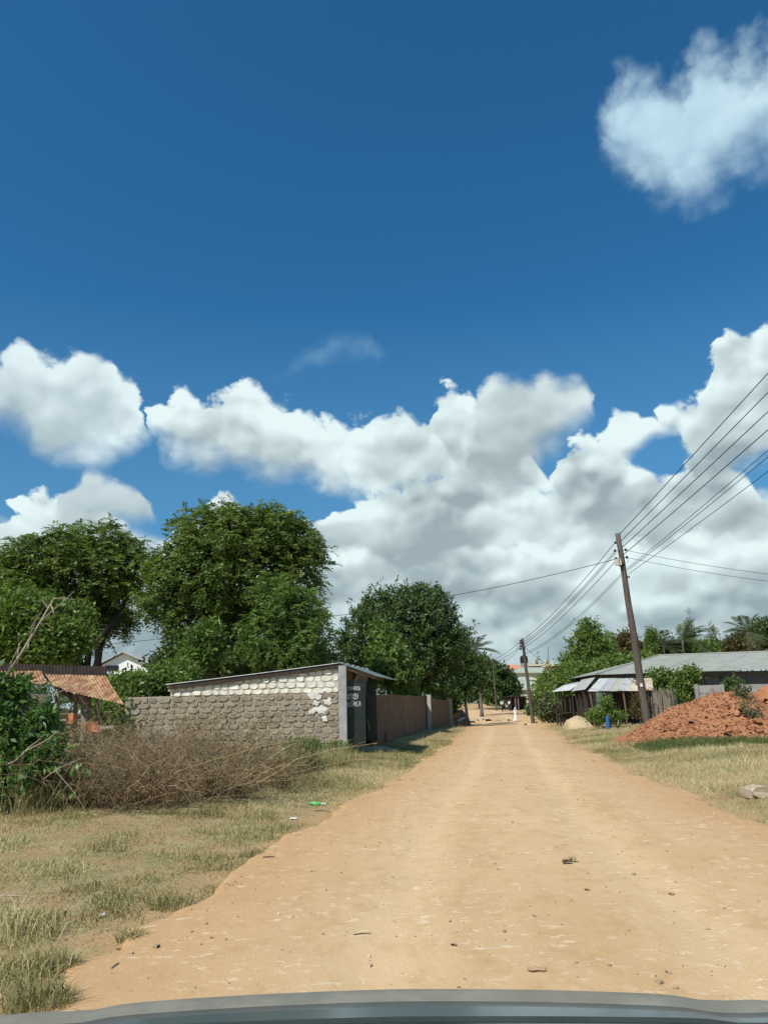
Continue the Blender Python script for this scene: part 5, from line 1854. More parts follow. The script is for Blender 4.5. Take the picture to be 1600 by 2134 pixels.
def clods(root, zat, xs_, ys_, n, smin, smax, yhi):
    for _ in range(n):
        x, y = random.uniform(xs_[0] + .3, xs_[-1] - .3), random.uniform(ys_[0] + .1, yhi)
        z = zat(x, y)
        if z - gzf(x, y) < .03 and random.random() < .6:
            continue
        s = smin + (smax - smin) * random.random() ** 3.5
        o = put_stone(root, CL, (x, y, z + s * .02), (s * random.uniform(.8, 1.3), s, s * random.uniform(.6, .95)), name='clod')
        o.rotation_euler = (random.uniform(-.6, .6), random.uniform(-.5, .5), random.uniform(0, 6.28))


clods(mound, mz, mx, my, 110, .05, .24, 26.6)
clods(mound2, mz2, mx2, my2, 40, .06, .3, 29.0)
n = 4200
x_ = mx[0] + (mx[-1] - mx[0]) * rng.random(n)
y_ = my[0] - .5 + 3.6 * rng.random(n)
P = np.array([(a, b, max(mz(a, b), gzf(a, b))) for a, b in zip(x_, y_)])
M['crumb'] = foliage('red_crumbs', C(.17, .07, .035), C(.44, .21, .10), C(.56, .37, .24), 0, .95)
tag(scatter_pebbles('earth_crumbs', P, .012 + .035 * rng.random(n) ** 2, rng.random(n), M['crumb']), 'small crumbs of red earth covering the heap', 'earth', kind='stuff')
small_m, sz_, sx_, sy_ = make_mound('earth_mound', 'small dark red heap at the roadside past the brown wall end',
                                    [(934, 1506), (944, 1492), (955, 1482), (965, 1480), (972, 1488), (982, 1503)], 67, 65.5, 69, 40, 24, 'red_earth', .12)
put_stone(small_m, dressed(STONES[:2], M['red_block']), at(952, 1492, 66.4), (.7, .5, .5), name='clod')
sandp, _z, _x, _y = make_mound('sand_pile', 'pale sand pile in front of the open stalls', [(1174, 1500), (1184, 1497), (1195, 1491), (1202, 1489), (1210, 1491), (1220, 1496), (1228, 1500)], 42.6, 41.2, 44, 50, 30, 'sand', .03)
sl = thing('white_slab', 'white slab leaning on the small dark red heap', 'slab', at(960, 1502, 65.5))
put_stone(sl, dressed(STONES[3:5], M['white_stone']), at(962, 1499, 65.4), (.8, .3, .2), tilt=-.35)

# ------------------------------------------------------------------ power poles and wires
PY = 33.0


def pole(label, top, bottom, Y, r0, r1, group='wooden power poles along the road'):
    b = foot(bottom[0], Y)
    t = at(top[0], top[1], Y)
    root = thing('power_pole', label, 'power pole', b, group)
    d = t - b
    pts = [b - d * .03] + [b + d * (i / 8) + Vector((.012 * math.sin(i * 2.1), 0, 0)) for i in range(9)]
    MB().tube(pts, [r0] + [r0 + (r1 - r0) * i / 8 for i in range(9)], 12).build('shaft', M['pole'], root, smooth=True)
    return root, b, t


pole1, b1, t1 = pole('near leaning wooden power pole standing behind the red mound', (1287, 1112), (1345, 1496), PY, .17, .105)
M['insulator'] = surf('brown_insulator', C(.02, .016, .014), C(.035, .028, .024), 8, .25, 0)
M['box_cream'] = surf('cream_plastic_box', C(.48, .46, .36), C(.55, .53, .42), 6, .6, .05, 30)
M['wire'] = surf('black_wire', C(.02, .022, .024), C(.03, .032, .034), 5, .7, 0)
M['white_tag'] = surf('white_enamel_tag', C(.72, .74, .72), C(.8, .82, .8), 20, .5, 0)
M['steel'] = surf('dull_steel', C(.18, .18, .18), C(.26, .26, .26), 10, .5, .1, 40, metal=.6)


def insulator(root, px, py, Y, s=.055, mat='insulator'):
    p = at(px, py, Y)
    MB().lathe((p.x, Y, p.z - s), [(s * .5, 0), (s, s * .25), (s, s * .7), (s * .6, s), (s, s * 1.3), (s * .9, s * 1.8), (s * .4, s * 2.1)], 10).build('insulator', M[mat], root, smooth=True)
    return p


for px, py in ((1281, 1148), (1304, 1146), (1306, 1161.5), (1283, 1164), (1282, 1131)):
    insulator(pole1, px, py, PY - .12)
for a_, b_ in (((1283, 1148), (1292, 1146)), ((1295, 1146), (1303, 1146)), ((1298, 1161), (1306, 1161.5)), ((1284, 1164), (1296, 1165))):
    MB().bar(at(*a_, PY - .1), at(*b_, PY - .1), .03, .03).build('bracket', M['steel'], pole1)
p = at(1287.5, 1172, PY - .16)
bx_ = MB().box((p.x, PY - .18, p.z), (.24, .16, .27), taper=.94).build('junction_box', M['box_cream'], pole1)
MB().box((p.x + .02, PY - .265, p.z + .02), (.03, .012, .2)).build('box_seam', M['steel'], bx_)
MB().tube([at(1290, 1180, PY - .14), at(1296, 1177, PY - .15), at(1301, 1176, PY - .1)], .03, 6).build('cable_tie', M['black'], pole1)
MB().tube([at(1306, 1162, PY - .12), at(1310, 1168, PY - .12), at(1308, 1171, PY - .12), at(1302, 1174, PY - .12)], .010, 5).build('jumper_loop', M['wire'], pole1)
p = at(1309, 1202.5, PY)
MB().box((p.x, PY, p.z), (.11, .05, .09)).build('clamp', M['green_sheet'], pole1)
p = at(1336, 1428, PY - .16)
MB().box((p.x, PY - .17, p.z), (.09, .015, .14)).build('number_plate', M['white_tag'], pole1)

pole2, b2, t2 = pole('distant wooden power pole beside the walking woman', (1088, 1331), (1108, 1505), 70, .17, .12)
for i, py in enumerate((1336, 1341, 1347, 1353)):
    insulator(pole2, 1084.5, py, 69.8, .09)
MB().bar(at(1078, 1354, 69.8), at(1090, 1347, 69.8), .05, .05).build('bracket', M['steel'], pole2)
pole3, b3, t3 = pole('thin farthest pole under the dark round tree', (1026, 1372), (1034, 1481), 112, .13, .08)


def wire(label, pts, r, sag=0.0, group='overhead wires'):
    pts = [Vector(p) for p in pts]
    out = []
    for a, b in zip(pts[:-1], pts[1:]):
        for i in range(14):
            t = i / 14
            out.append(a.lerp(b, t) - Vector((0, 0, sag * 4 * t * (1 - t))))
    out.append(pts[-1])
    rs = r if not isinstance(r, tuple) else [r[0] + (r[1] - r[0]) * i / (len(out) - 1) for i in range(len(out))]
    c = out[0]
    root = MB().tube(out, rs, 5).build('power_wire', M['wire'])
    return tag(root, label, 'wire', group)


ordn = ('topmost', 'second', 'third', 'fourth')
for i, (a_, e_) in enumerate((((1291, 1113), 775), ((1294, 1127), 815), ((1297, 1140), 855), ((1300, 1155), 893))):
    p, q = at(*a_, PY), at(1600, e_, 15)
    wire(f'{ordn[i]} of the four thick wires rising from the near pole to the right edge', [p, p + (q - p) * 1.35], (.016, .008), .03)
for i, (a_, e_) in enumerate((((1306, 1186), 934), ((1306, 1190), 948), ((1308, 1197), 978))):
    p, q = at(*a_, PY), at(1600, e_, 15)
    wire(('upper', 'middle', 'lowest')[i] + ' of the three thin wires below, rising from the near pole to the right', [p, p + (q - p) * 1.35], (.011, .006), .05)
for i, (a_, e_) in enumerate((((1282, 1130), (1086, 1336)), ((1281, 1149), (1086, 1342)), ((1283, 1152), (1086, 1347)), ((1284, 1168), (1086, 1353)))):
    wire(('first', 'second', 'third', 'fourth')[i] + ' wire counted from the top between the near pole and the distant pole', [at(*a_, PY), at(*e_, 69.8)], (.013, .02), .35)
for i, (a_, e_) in enumerate((((1294, 1196), (1089, 1362)), ((1295, 1200), (1089, 1366)))):
    wire(('upper', 'lower')[i] + ' of the two slack wires under the others between near and distant pole', [at(*a_, PY), at(*e_, 70)], (.010, .016), .5)
for i, (a_, e_) in enumerate((((1305, 1147), 1192), ((1307, 1162), 1207))):
    p, q = at(*a_, PY), at(1600, e_, 30)
    wire(('higher', 'lower')[i] + ' of two faint service wires running level from the near pole to the right', [p, p + (q - p) * 1.3], .009, .12)
wire('single service wire crossing left from the near pole towards the mango tree', [at(1283, 1165, PY), at(925, 1244, 42), at(660, 1288, 50), at(160, 1350, 60)], (.014, .022), .1)
for i, (a_, e_) in enumerate((((1084, 1337), (1026, 1376)), ((1084, 1347), (1026, 1382)), ((1080, 1354), (1040, 1385)))):
    wire(('top', 'middle', 'bottom')[i] + ' wire of three dropping left from the distant pole', [at(*a_, 69.8), at(*e_, 112)], .02, .2)
wire('wire sloping down right from the distant pole to the orange house', [at(1092, 1348, 70), at(1150, 1390, 165)], (.02, .035), .2)
for px, Y, t_ in ((1142, 205, 1348), (1139, 210, 1372)):
    b = at(px, 1400, Y)
    t = at(px, t_, Y)
    o = MB().tube([b, t], [.16, .08], 6).build('antenna_mast', M['steel'])
    tag(o, ('tall' if t_ < 1360 else 'short') + ' thin mast above the far flat roof, right of the distant pole', 'mast', 'masts on the far skyline')

# ------------------------------------------------------------------ dry thicket on the left verge
GB = 'dry bushes of the thicket'
bush = [
    ((215, 1682), 1.0, .6, 1.30, 190, 'brown dry bush in front of the leafy shrub, leftmost of the thicket', 120),
    ((330, 1672), 1.0, .6, 1.15, 190, 'rust brown tangled bush right of the leftmost dry bush', 60),
    ((440, 1655), 1.0, .6, 1.15, 190, 'dry bush in the middle front of the thicket before the stone wall', 260),
    ((535, 1640), .8, .5, .8, 130, 'dry bush with grey green leaves at the right end of the thicket', 420),
    ((260, 1640), 1.2, .7, 1.45, 190, 'tall dry bush at the back, below the hut roof corner', 200),
    ((390, 1625), 1.2, .7, 1.30, 190, 'dry bush at the back against the left part of the stone wall', 500),
    ((490, 1615), .9, .6, .9, 140, 'dry bush at the back below the middle of the stone wall', 500),
    ((120, 1660), 1.1, .7, 1.25, 190, 'dark dry bush under the hut front', 120),
]
for (px, py), rx, ry_, h, n_, lab, lv in bush:
    make_dry_bush(lab, gnd(px, py), rx, ry_, h, int(n_ * .75), GB, lv * 4, random.choice((-.05, .05, .15)))
for (px, py, rx, ry_, n_, lab, leaf, sz_l) in (
        (634, 1560, 32, 19, 420, 'bright green clump at the foot of the stone wall', 'leaf_fresh', .32),
        (705, 1562, 22, 13, 130, 'green weeds at the foot of the grey pillar', 'leaf_mid', .35),
        (330, 1540, 40, 16, 260, 'grey green scrub behind the thicket against the stone wall', 'leaf_grey', .5),
        (430, 1540, 30, 14, 160, 'second grey green scrub in the thicket, nearer the shop', 'leaf_grey', .45),
        (455, 1640, 34, 16, 200, 'dark green creeper low in the front of the thicket', 'leaf_dark', .3),
        (560, 1600, 36, 18, 260, 'grey green scrub where the thicket thins out towards the road', 'leaf_grey', .34),
        (630, 1590, 34, 14, 200, 'last low grey green scrub before the grass by the shop', 'leaf_grey', .3)):
    b = gnd(px, py + ry_ + 3)
    make_tree('green_clump', lab, 'weeds', b, [B(px, py, b.y, rx, ry_), B(px - rx * .5, py + 5, b.y, rx * .6, ry_ * .8), B(px + rx * .5, py + 5, b.y, rx * .6, ry_ * .8)],
              'small', n_, sz_l, leaf, .015, fork=.1, twigs=12, inner=.2)

# leafy shrub at the left frame edge with bare branches and a leaning dead sapling
sb = gnd(20, 1690)
SY = sb.y
make_tree('leafy_shrub', 'big leafed green shrub at the left frame edge in front of the hut', 'shrub', sb,
          [B(20, 1560, SY, 46, 60), B(-30, 1500, SY, 60, 70), B(30, 1470, SY + .3, 42, 42), B(50, 1530, SY, 30, 34), B(0, 1630, SY - .2, 50, 46), B(60, 1610, SY - .2, 34, 40), B(30, 1425, SY + .4, 34, 22), B(-50, 1420, SY, 50, 40), B(90, 1500, SY + .2, 34, 40), B(100, 1565, SY, 34, 34)],
          'broad', 400, .36, 'leaf_shrub', .03, 'bark', fork=.25, inner=.15, twigs=90, stems=4)
for (px, py, n_, lab) in ((135, 1650, 9, 'upright sprig of three bright leaves at the bottom of the thicket'), (112, 1597, 8, 'bright leaf sprig left of the long pale twig'),
                          (165, 1597, 12, 'row of bright leaves on a dry branch right of the leafy shrub'), (45, 1640, 14, 'bright leaves hanging low from the leafy shrub')):
    p = at(px, py, SY - .25)
    root = thing('leaf_sprig', lab, 'sprig', (p.x, p.y, gzf(p.x, p.y)), 'bright leaf sprigs in the thicket')
    h_ = p.z - root.location.z
    MB().tube([(0, 0, -.02), (.02, .02, h_ * .5), (.0, 0, h_ + .04)], [.006, .005, .003], 5).build('stem', M['bark'], root, local=True)
    Pn = np.stack([(rng.random(n_) - .5) * .22, (rng.random(n_) - .5) * .1, h_ - .06 + .10 * rng.random(n_)], -1)
    L_ = .09 + .05 * rng.random(n_)
    V = leaf_quads(Pn, unit(rand_dir(n_) * .5 + np.array([0, 0, -.9])), unit(rand_dir(n_) * .5 + np.array([-.3, -1, .3])), L_, L_ * .27)
    link('leaves', fast_mesh('leaves', V.reshape(-1, 3), np.arange(n_ * 4).reshape(-1, 4), .6 + .4 * rng.random(n_)), M['leaf_shrub'], root)
M['dead_wood'] = surf('pale_dead_wood', C(.30, .24, .17), C(.42, .35, .26), 8, .9, .3, 40, C(.2, .15, .1), 3)


def bare_branch(label, pts, Y, r0, r1, twigs=()):
    P_ = [at(px, py, Y) for px, py in pts]
    b = Vector((P_[0].x, P_[0].y, P_[0].z))
    root = thing('bare_branch', label, 'branch', b, 'bare branches sticking out of the thicket')
    MB().tube(P_, [r0 + (r1 - r0) * i / (len(P_) - 1) for i in range(len(P_))], 6).build('stem', M['dead_wood'], root, smooth=True)
    for tw in twigs:
        T = [at(px, py, Y + random.uniform(-.15, .15)) for px, py in tw]
        MB().tube(T, [r1 * 1.1, r1 * .5] if len(T) == 2 else [r1 * 1.1] + [r1 * .7] * (len(T) - 2) + [r1 * .4], 4).build('twig', M['dead_wood'], root)
    return root


bare_branch('leaning pale dead sapling rising over the hut roof', [(-15, 1470), (20, 1400), (55, 1345), (85, 1295), (112, 1248)], SY + 1.0, .03, .012,
            [((55, 1345), (72, 1300), (100, 1250)), ((85, 1295), (130, 1255), (155, 1232)), ((80, 1300), (95, 1300), (112, 1310)), ((60, 1335), (64, 1310), (78, 1280)), ((100, 1268), (88, 1250)),
             ((112, 1248), (130, 1247), (155, 1250)), ((35, 1375), (40, 1340), (38, 1320)), ((60, 1340), (58, 1352)), ((10, 1420), (28, 1370), (45, 1335)), ((105, 1258), (112, 1278), (106, 1290))])
bare_branch('long pale curved branch reaching right from the leafy shrub', [(2, 1598), (30, 1588), (55, 1565), (85, 1550), (105, 1538), (120, 1524)], SY - .3, .013, .006, [((30, 1588), (50, 1580), (63, 1577))])
bare_branch('thinner pale branch just above the long curved one', [(0, 1592), (32, 1586), (58, 1560), (78, 1545), (93, 1531)], SY - .25, .011, .005)
bare_branch('long straight pale twig leaning down to the grass', [(116, 1607), (145, 1640), (165, 1668), (185, 1702)], SY - .5, .006, .004, [((116, 1607), (135, 1628))])
bare_branch('forked twig low in the thicket pointing right', [(90, 1625), (118, 1604), (140, 1594), (172, 1580)], SY - .4, .008, .004, [((118, 1604), (150, 1560), (156, 1540)), ((105, 1612), (128, 1606))])
bare_branch('thin pale stalk standing before the stone wall', [(310, 1590), (335, 1530), (350, 1480), (358, 1460)], 15, .006, .003)
bare_branch('second thin stalk crossing the hut roof corner', [(90, 1455), (130, 1440), (165, 1427), (197, 1413)], SY + .5, .006, .003)

# ------------------------------------------------------------------ bushes and things on the right
make_tree('kiosk_bush', 'green bush growing in front of the patchwork kiosk', 'bush', foot(1268, 37.5),
          [B(1262, 1488, 37.5, 24, 14), B(1243, 1496, 37.5, 18, 9), B(1283, 1494, 37.5, 20, 11), B(1262, 1468, 37.5, 12, 14)], 'small', 210, .6, 'leaf_mid', .03, fork=.3, twigs=24, inner=.2, stems=3)
make_tree('house_bush', 'dark bush against the long house beside the wattle fence', 'bush', foot(1435, 42),
          [B(1432, 1425, 42, 20, 26), B(1440, 1410, 42, 12, 14), B(1422, 1445, 42, 18, 18)], 'small', 300, .9, 'leaf_mid', .04, fork=.5, twigs=14, inner=.2)
make_tree('house_bush', 'low leafy bush over the kiosk end against the long house', 'bush', foot(1380, 44), [B(1378, 1418, 44, 22, 14), B(1392, 1428, 44, 16, 12)], 'small', 200, 1.0, 'leaf_mid', .04, fork=1.0, twigs=10)
make_tree('house_bush', 'dark leafed bush on top of the block fence gap', 'bush', foot(1525, 40.4), [B(1525, 1432, 40.4, 18, 12), B(1520, 1422, 40.4, 9, 6)], 'broad', 60, .8, 'leaf_dark', .03, fork=.8, twigs=10)
make_tree('thorn_shrub', 'thin dry shrub beside the foot of the near pole', 'shrub', foot(1330, 34), [B(1328, 1470, 34, 10, 18), B(1340, 1480, 34, 10, 14)], 'needle', 60, .5, 'leaf_brown', .03, fork=.3, twigs=40)
for (px, py, Y, lab) in ((1545, 1480, 25.6, 'weed growing high on the large red heap'), (1565, 1515, 24.6, 'weed on the lower slope of the large red heap')):
    p = at(px, py + 14, Y)
    zz = mz(p.x, p.y)
    make_tree('mound_weed', lab, 'weeds', (p.x, p.y, zz), [((p.x, p.y, zz + .3), (.22, .2, .26)), ((p.x + .12, p.y, zz + .1), (.2, .2, .16))], 'small', 30, .4, 'leaf_grey', .012, fork=.1, twigs=8)
n = 16000
x_ = at(1480, 1560, 22).x + 2.6 * rng.normal(size=n)
y_ = 22.3 + .9 * rng.normal(size=n)
P = np.stack([x_, y_, gz(x_, y_)], -1)[(fbm(x_, y_, 1.2, 3, 81) > -.12) & (side(x_, y_) > 1.2)]
k_ = len(P)
tag(blades('green_verge_grass', P, .06 + .16 * rng.random(k_), .010 + .010 * rng.random(k_), .3 + .8 * rng.random(k_), np.clip(.1 + .7 * rng.random(k_), 0, 1), M['green_grass'], False),
    'strip of greener grass along the foot of the large red heap', 'grass', kind='stuff')
bk = foot(1263, 35.5)
M['blue'] = surf('blue_plastic', C(.02, .11, .33), C(.03, .14, .38), 6, .45, .05, 20)
drum = thing('blue_drum', 'small blue plastic drum in front of the kiosk bush', 'drum', bk)
hd = .52
rd = 3.9 / 1600 * bk.y
MB().lathe(tuple(bk), [(rd * .94, 0), (rd, hd * .05), (rd * .97, hd * .3), (rd, hd * .34), (rd * .97, hd * .66), (rd, hd * .7), (rd * .96, hd * .95), (rd, hd)], 18).build('body', M['blue'], drum, smooth=True)
MB().lathe((bk.x, bk.y, bk.z + hd), [(rd * 1.03, 0), (rd * 1.03, .03), (rd * .3, .045)], 18).build('lid', M['blue'], drum)
ag = foot(1283, 35.6)
root = thing('spiky_plant', 'pale spiky rosette plant beside the blue drum', 'plant', ag)
n_ = 22
a_ = rng.random(n_) * 6.28
V = leaf_quads(np.zeros((n_, 3)), unit(np.stack([np.cos(a_) * .7, np.sin(a_) * .7, .4 + .9 * rng.random(n_)], -1)), unit(np.stack([-np.cos(a_), -np.sin(a_), 0 * a_ + .8], -1)), .3 + .2 * rng.random(n_), .03 + 0 * a_)
link('leaves', fast_mesh('leaves', V.reshape(-1, 3), np.arange(n_ * 4).reshape(-1, 4), .7 + .3 * rng.random(n_)), M['leaf_grey'], root)

# stones and litter
rb = gnd(1578, 1662)
rk = thing('stone_block', 'pale weathered stone block lying in the grass at the right edge', 'stone', rb)
put_stone(rk, dressed(STONES[5:6], M['limestone']), rb + Vector((.12, 0, .06)), (.62, .32, .20), tilt=.05)
put_stone(rk, dressed(STONES[6:7], M['limestone']), rb + Vector((-.10, .02, .05)), (.22, .26, .18), name='broken_end')
LS = dressed(STONES, M['limestone'])
ROWN = ('third from left', 'fourth from left', 'fifth from left', 'fifth from right', 'fourth from right', 'third from right', 'second from right', 'rightmost', 'second from left', 'leftmost')
for i, (px, py, s) in enumerate(((992, 1503, .5), (1004, 1502, .45), (1018, 1504, .6), (1028, 1503, .5), (1037, 1505, .55), (1046, 1503, .5), (1054, 1504, .6), (1062, 1503, .4), (985, 1507, .5), (975, 1506, .6))):
    p = gnd(px, py)
    o = bpy.data.objects.new('roadside_rock', random.choice(LS))
    COL.objects.link(o)
    o.location = p + Vector((0, 0, s * .15))
    o.scale = (s * 1.2, s, s * .6)
    o.rotation_euler = (0, 0, random.uniform(0, 6))
    tag(o, ROWN[i] + ' pale rock of the row crossing the far road', 'rock', 'row of pale rocks across the far road')
for (px, py, s, lab) in ((1135, 1498, .9, 'brown lump of earth on the grass right of the distant pole'), (1100, 1513, .5, 'flat white stone in the grass below the distant pole'), (1260, 1518, .3, 'small white stone on the right verge below the blue drum'),
                         (1312, 1498, .9, 'grey rubble stone beside the foot of the kiosk end'), (1298, 1508, .6, 'smaller rubble stone in front of the kiosk end')):
    p = gnd(px, py)
    o = bpy.data.objects.new('verge_stone', random.choice(LS if 'brown' not in lab else CL))
    COL.objects.link(o)
    o.location = p + Vector((0, 0, s * .12))
    o.scale = (s * 1.1, s * .8, s * .5)
    o.rotation_euler = (0, 0, random.uniform(0, 6))
    tag(o, lab, 'stone')

gb = gnd(660, 1680)
M['bottle_green'] = surf('green_bottle_label', C(.10, .42, .10), C(.16, .50, .15), 12, .35, 0, c3=C(.62, .78, .55), c3scale=30)
M['bottle_clear'] = surf('pale_plastic', C(.55, .62, .52), C(.62, .68, .58), 12, .3, 0)
bt = thing('plastic_bottle', 'crushed green plastic bottle lying at the left road edge', 'bottle', gb)
sc_ = gb.y / 1600
pA, pB = Vector((gb.x - 15 * sc_, gb.y + .02, gb.z + .035)), Vector((gb.x + 9 * sc_, gb.y - .02, gb.z + .03))
MB().tube([pA, pA.lerp(pB, .1), pA.lerp(pB, .5) + Vector((0, 0, -.005)), pA.lerp(pB, .9), pB], [.022, .036, .030, .034, .02], 10).build('body', M['bottle_green'], bt, smooth=True)
MB().tube([pB, pB + Vector((.02, 0, 0)), pB + Vector((.05, -.005, 0))], [.018, .013, .013], 8).build('neck', M['bottle_clear'], bt, smooth=True)
MB().tube([pB + Vector((.05, -.005, 0)), pB + Vector((.068, -.006, 0))], .016, 8).build('cap', M['white_tag'], bt)


def crumpled(name, label, cat, px, py, w, d, mat, hgt=.03, group=None):
    c = gnd(px, py)
    z0 = float(road_z(c.x, c.y)) if float(side(c.x, c.y)) < 0 else c.z
    n = 7
    vs, fs = [], []
    for lay in (0, 1):
        for j in range(n):
            for i in range(n):
                x, y = (i / (n - 1) - .5) * w, (j / (n - 1) - .5) * d
                e = 1 - .5 * random.random() if i in (0, n - 1) or j in (0, n - 1) else 1
                vs.append((c.x + x * e, c.y + y * e, 0))
    zz = [random.random() * hgt + .006 for _ in range(n * n)]
    vs = [(v[0], v[1], z0 + zz[k % (n * n)] + (.003 if k < n * n else 0)) for k, v in enumerate(vs)]
    for j in range(n - 1):
        for i in range(n - 1):
            a = j * n + i
            fs.append((a, a + 1, a + n + 1, a + n))
            b = a + n * n
            fs.append((b + n, b + n + 1, b + 1, b))
    o = MB().add(vs, fs).build(name, M[mat])
    return tag(o, label, cat, group)


M['dry_leaf'] = surf('dry_brown_leaf', C(.10, .06, .035), C(.2, .125, .07), 14, .8, .2, 40)
M['pale_leaf'] = surf('pale_dry_leaf', C(.35, .26, .16), C(.45, .35, .22), 14, .8, .2, 40)
M['red_cloth'] = surf('dusty_red_cloth', C(.48, .27, .165), C(.54, .35, .2), 20, .9, .2, 40)
crumpled('dead_leaf', 'dark curled dead leaf on the middle of the road', 'leaf', 1182, 1812, .09, .07, 'dry_leaf', .035)
crumpled('dead_leaf', 'small pale dead leaf beside the dark curled one', 'leaf', 1194, 1808, .07, .06, 'pale_leaf', .045)
crumpled('paper_scrap', 'white paper scrap in the grass edge below the green bottle', 'litter', 612, 1709, .12, .08, 'white_tag', .02)
crumpled('plastic_scrap', 'white plastic scrap in the dry grass of the near left verge', 'litter', 213, 1913, .05, .04, 'white_tag', .02)
crumpled('red_rag', 'faded red rag pressed into the road just ahead of the bonnet', 'rag', 1120, 2046, .12, .07, 'red_cloth', .002)
M['stick'] = M['bark']


def stick(label, a, b, r, mat='bark'):
    p, q = gnd(*a), gnd(*b)
    if float(side(p.x, p.y)) < 0:
        p.z, q.z = float(road_z(p.x, p.y)), float(road_z(q.x, q.y))
    o = MB().tube([p + Vector((0, 0, r)), p.lerp(q, .5) + Vector((0, .01, r * 1.3)), q + Vector((0, 0, r))], [r, r * .9, r * .6], 6).build('fallen_stick', M[mat])
    return tag(o, label, 'stick', 'sticks on the road')


stick('dark stick on the road edge below the green bottle', (656, 1691), (686, 1692), .007)
stick('thin curved twig on the near left of the road', (737, 1958), (773, 1953), .004)
stick('pale splinter on the dirt left of the bonnet', (230, 2031), (247, 2019), .006, 'dead_wood')
stick('dark twig at the grass edge by the near tussocks', (243, 1980), (280, 1984), .005)
stick('dark twig beside the lone tussock on the red road edge', (548, 1794), (572, 1793), .007)
stick('long pale stalk lying in the grass at the left frame edge', (0, 1869), (75, 1873), .007, 'dead_wood')
M['grit'] = surf('road_stone', C(.40, .29, .18), C(.55, .43, .29), 30, .9, .3, 60, rand=.3)
GS = dressed(STONES, M['grit'])
ROADST = []
for (px, py, s) in ((1222, 1832, .045), (1030, 1812, .04), (1320, 1827, .035), (1400, 1872, .04), (1050, 1961, .03), (1115, 1928, .028), (1363, 2058, .03), (1395, 2050, .03), (1410, 2082, .03), (1590, 2110, .035), (768, 2020, .04),
                   (190, 2006, .05), (270, 1999, .04), (325, 1985, .04), (1225, 1870, .035), (1290, 1870, .03), (1260, 1862, .03), (1375, 2072, .04), (947, 1990, .035), (1475, 1945, .035)):
    p = gnd(px, py)
    z0 = float(road_z(p.x, p.y)) if float(side(p.x, p.y)) < 0 else p.z
    o = bpy.data.objects.new('road_stone', random.choice(GS))
    COL.objects.link(o)
    o.location = (p.x, p.y, z0 + s * .15)
    o.scale = (s, s * .8, s * .6)
    o.rotation_euler = (0, 0, random.uniform(0, 6.28))
    ROADST.append((px, o))

NTH = ['leftmost', 'second from left', 'third from left', 'fourth from left', 'fifth from left', 'sixth from left', 'seventh from left', 'eighth from left', 'ninth from left', 'tenth from left']
RTH = ['rightmost', 'second from right', 'third from right', 'fourth from right', 'fifth from right', 'sixth from right', 'seventh from right', 'eighth from right', 'ninth from right', 'tenth from right']
ROADST.sort(key=lambda q: q[0])
for i, (px, o) in enumerate(ROADST):
    tag(o, 'thumb sized brown stone loose on the near road, ' + (NTH[i] if i < 10 else RTH[len(ROADST) - 1 - i]), 'stone', 'loose stones on the near road')

# ------------------------------------------------------------------ people far down the road
M['skin'] = surf('brown_skin', C(.085, .05, .034), C(.11, .065, .045), 10, .6, 0)
M['shirt_white'] = surf('white_shirt', C(.72, .72, .70), C(.8, .8, .78), 10, .85, 0)
M['trousers_dark'] = surf('dark_trousers', C(.03, .032, .04), C(.05, .05, .06), 10, .85, 0)


def patterned():
    m_, g, p, out = new_mat('white_patterned_cloth')
    tc_ = g.n('ShaderNodeTexCoord')
    v = g.voro(tc_.outputs['Object'], 7.5, 0)
    g.put(p.inputs['Base Color'], g.mix(g.rng(v, .26, .34), C(.05, .05, .06), C(.76, .76, .74)))
    p.inputs['Roughness'].default_value = .9
    return m_


M['robe'] = patterned()


def skinned(name, joints, edges, radii, mat, parent):
    me = bpy.data.meshes.new(name)
    me.from_pydata(joints, edges, [])
    me.update()
    o = link(name, me, mat, parent)
    sk = o.modifiers.new('skin', 'SKIN')
    sk.use_smooth_shade = True
    if not me.skin_vertices:
        bm = bmesh.new()
        bm.from_mesh(me)
        bm.verts.layers.skin.verify()
        bm.to_mesh(me)
        bm.free()
    for i, r in enumerate(radii):
        me.skin_vertices[0].data[i].radius = r if isinstance(r, tuple) else (r, r)
        me.skin_vertices[0].data[i].use_root = (i == 0)
    sb_ = o.modifiers.new('smooth', 'SUBSURF')
    sb_.levels = sb_.render_levels = 2
    return o


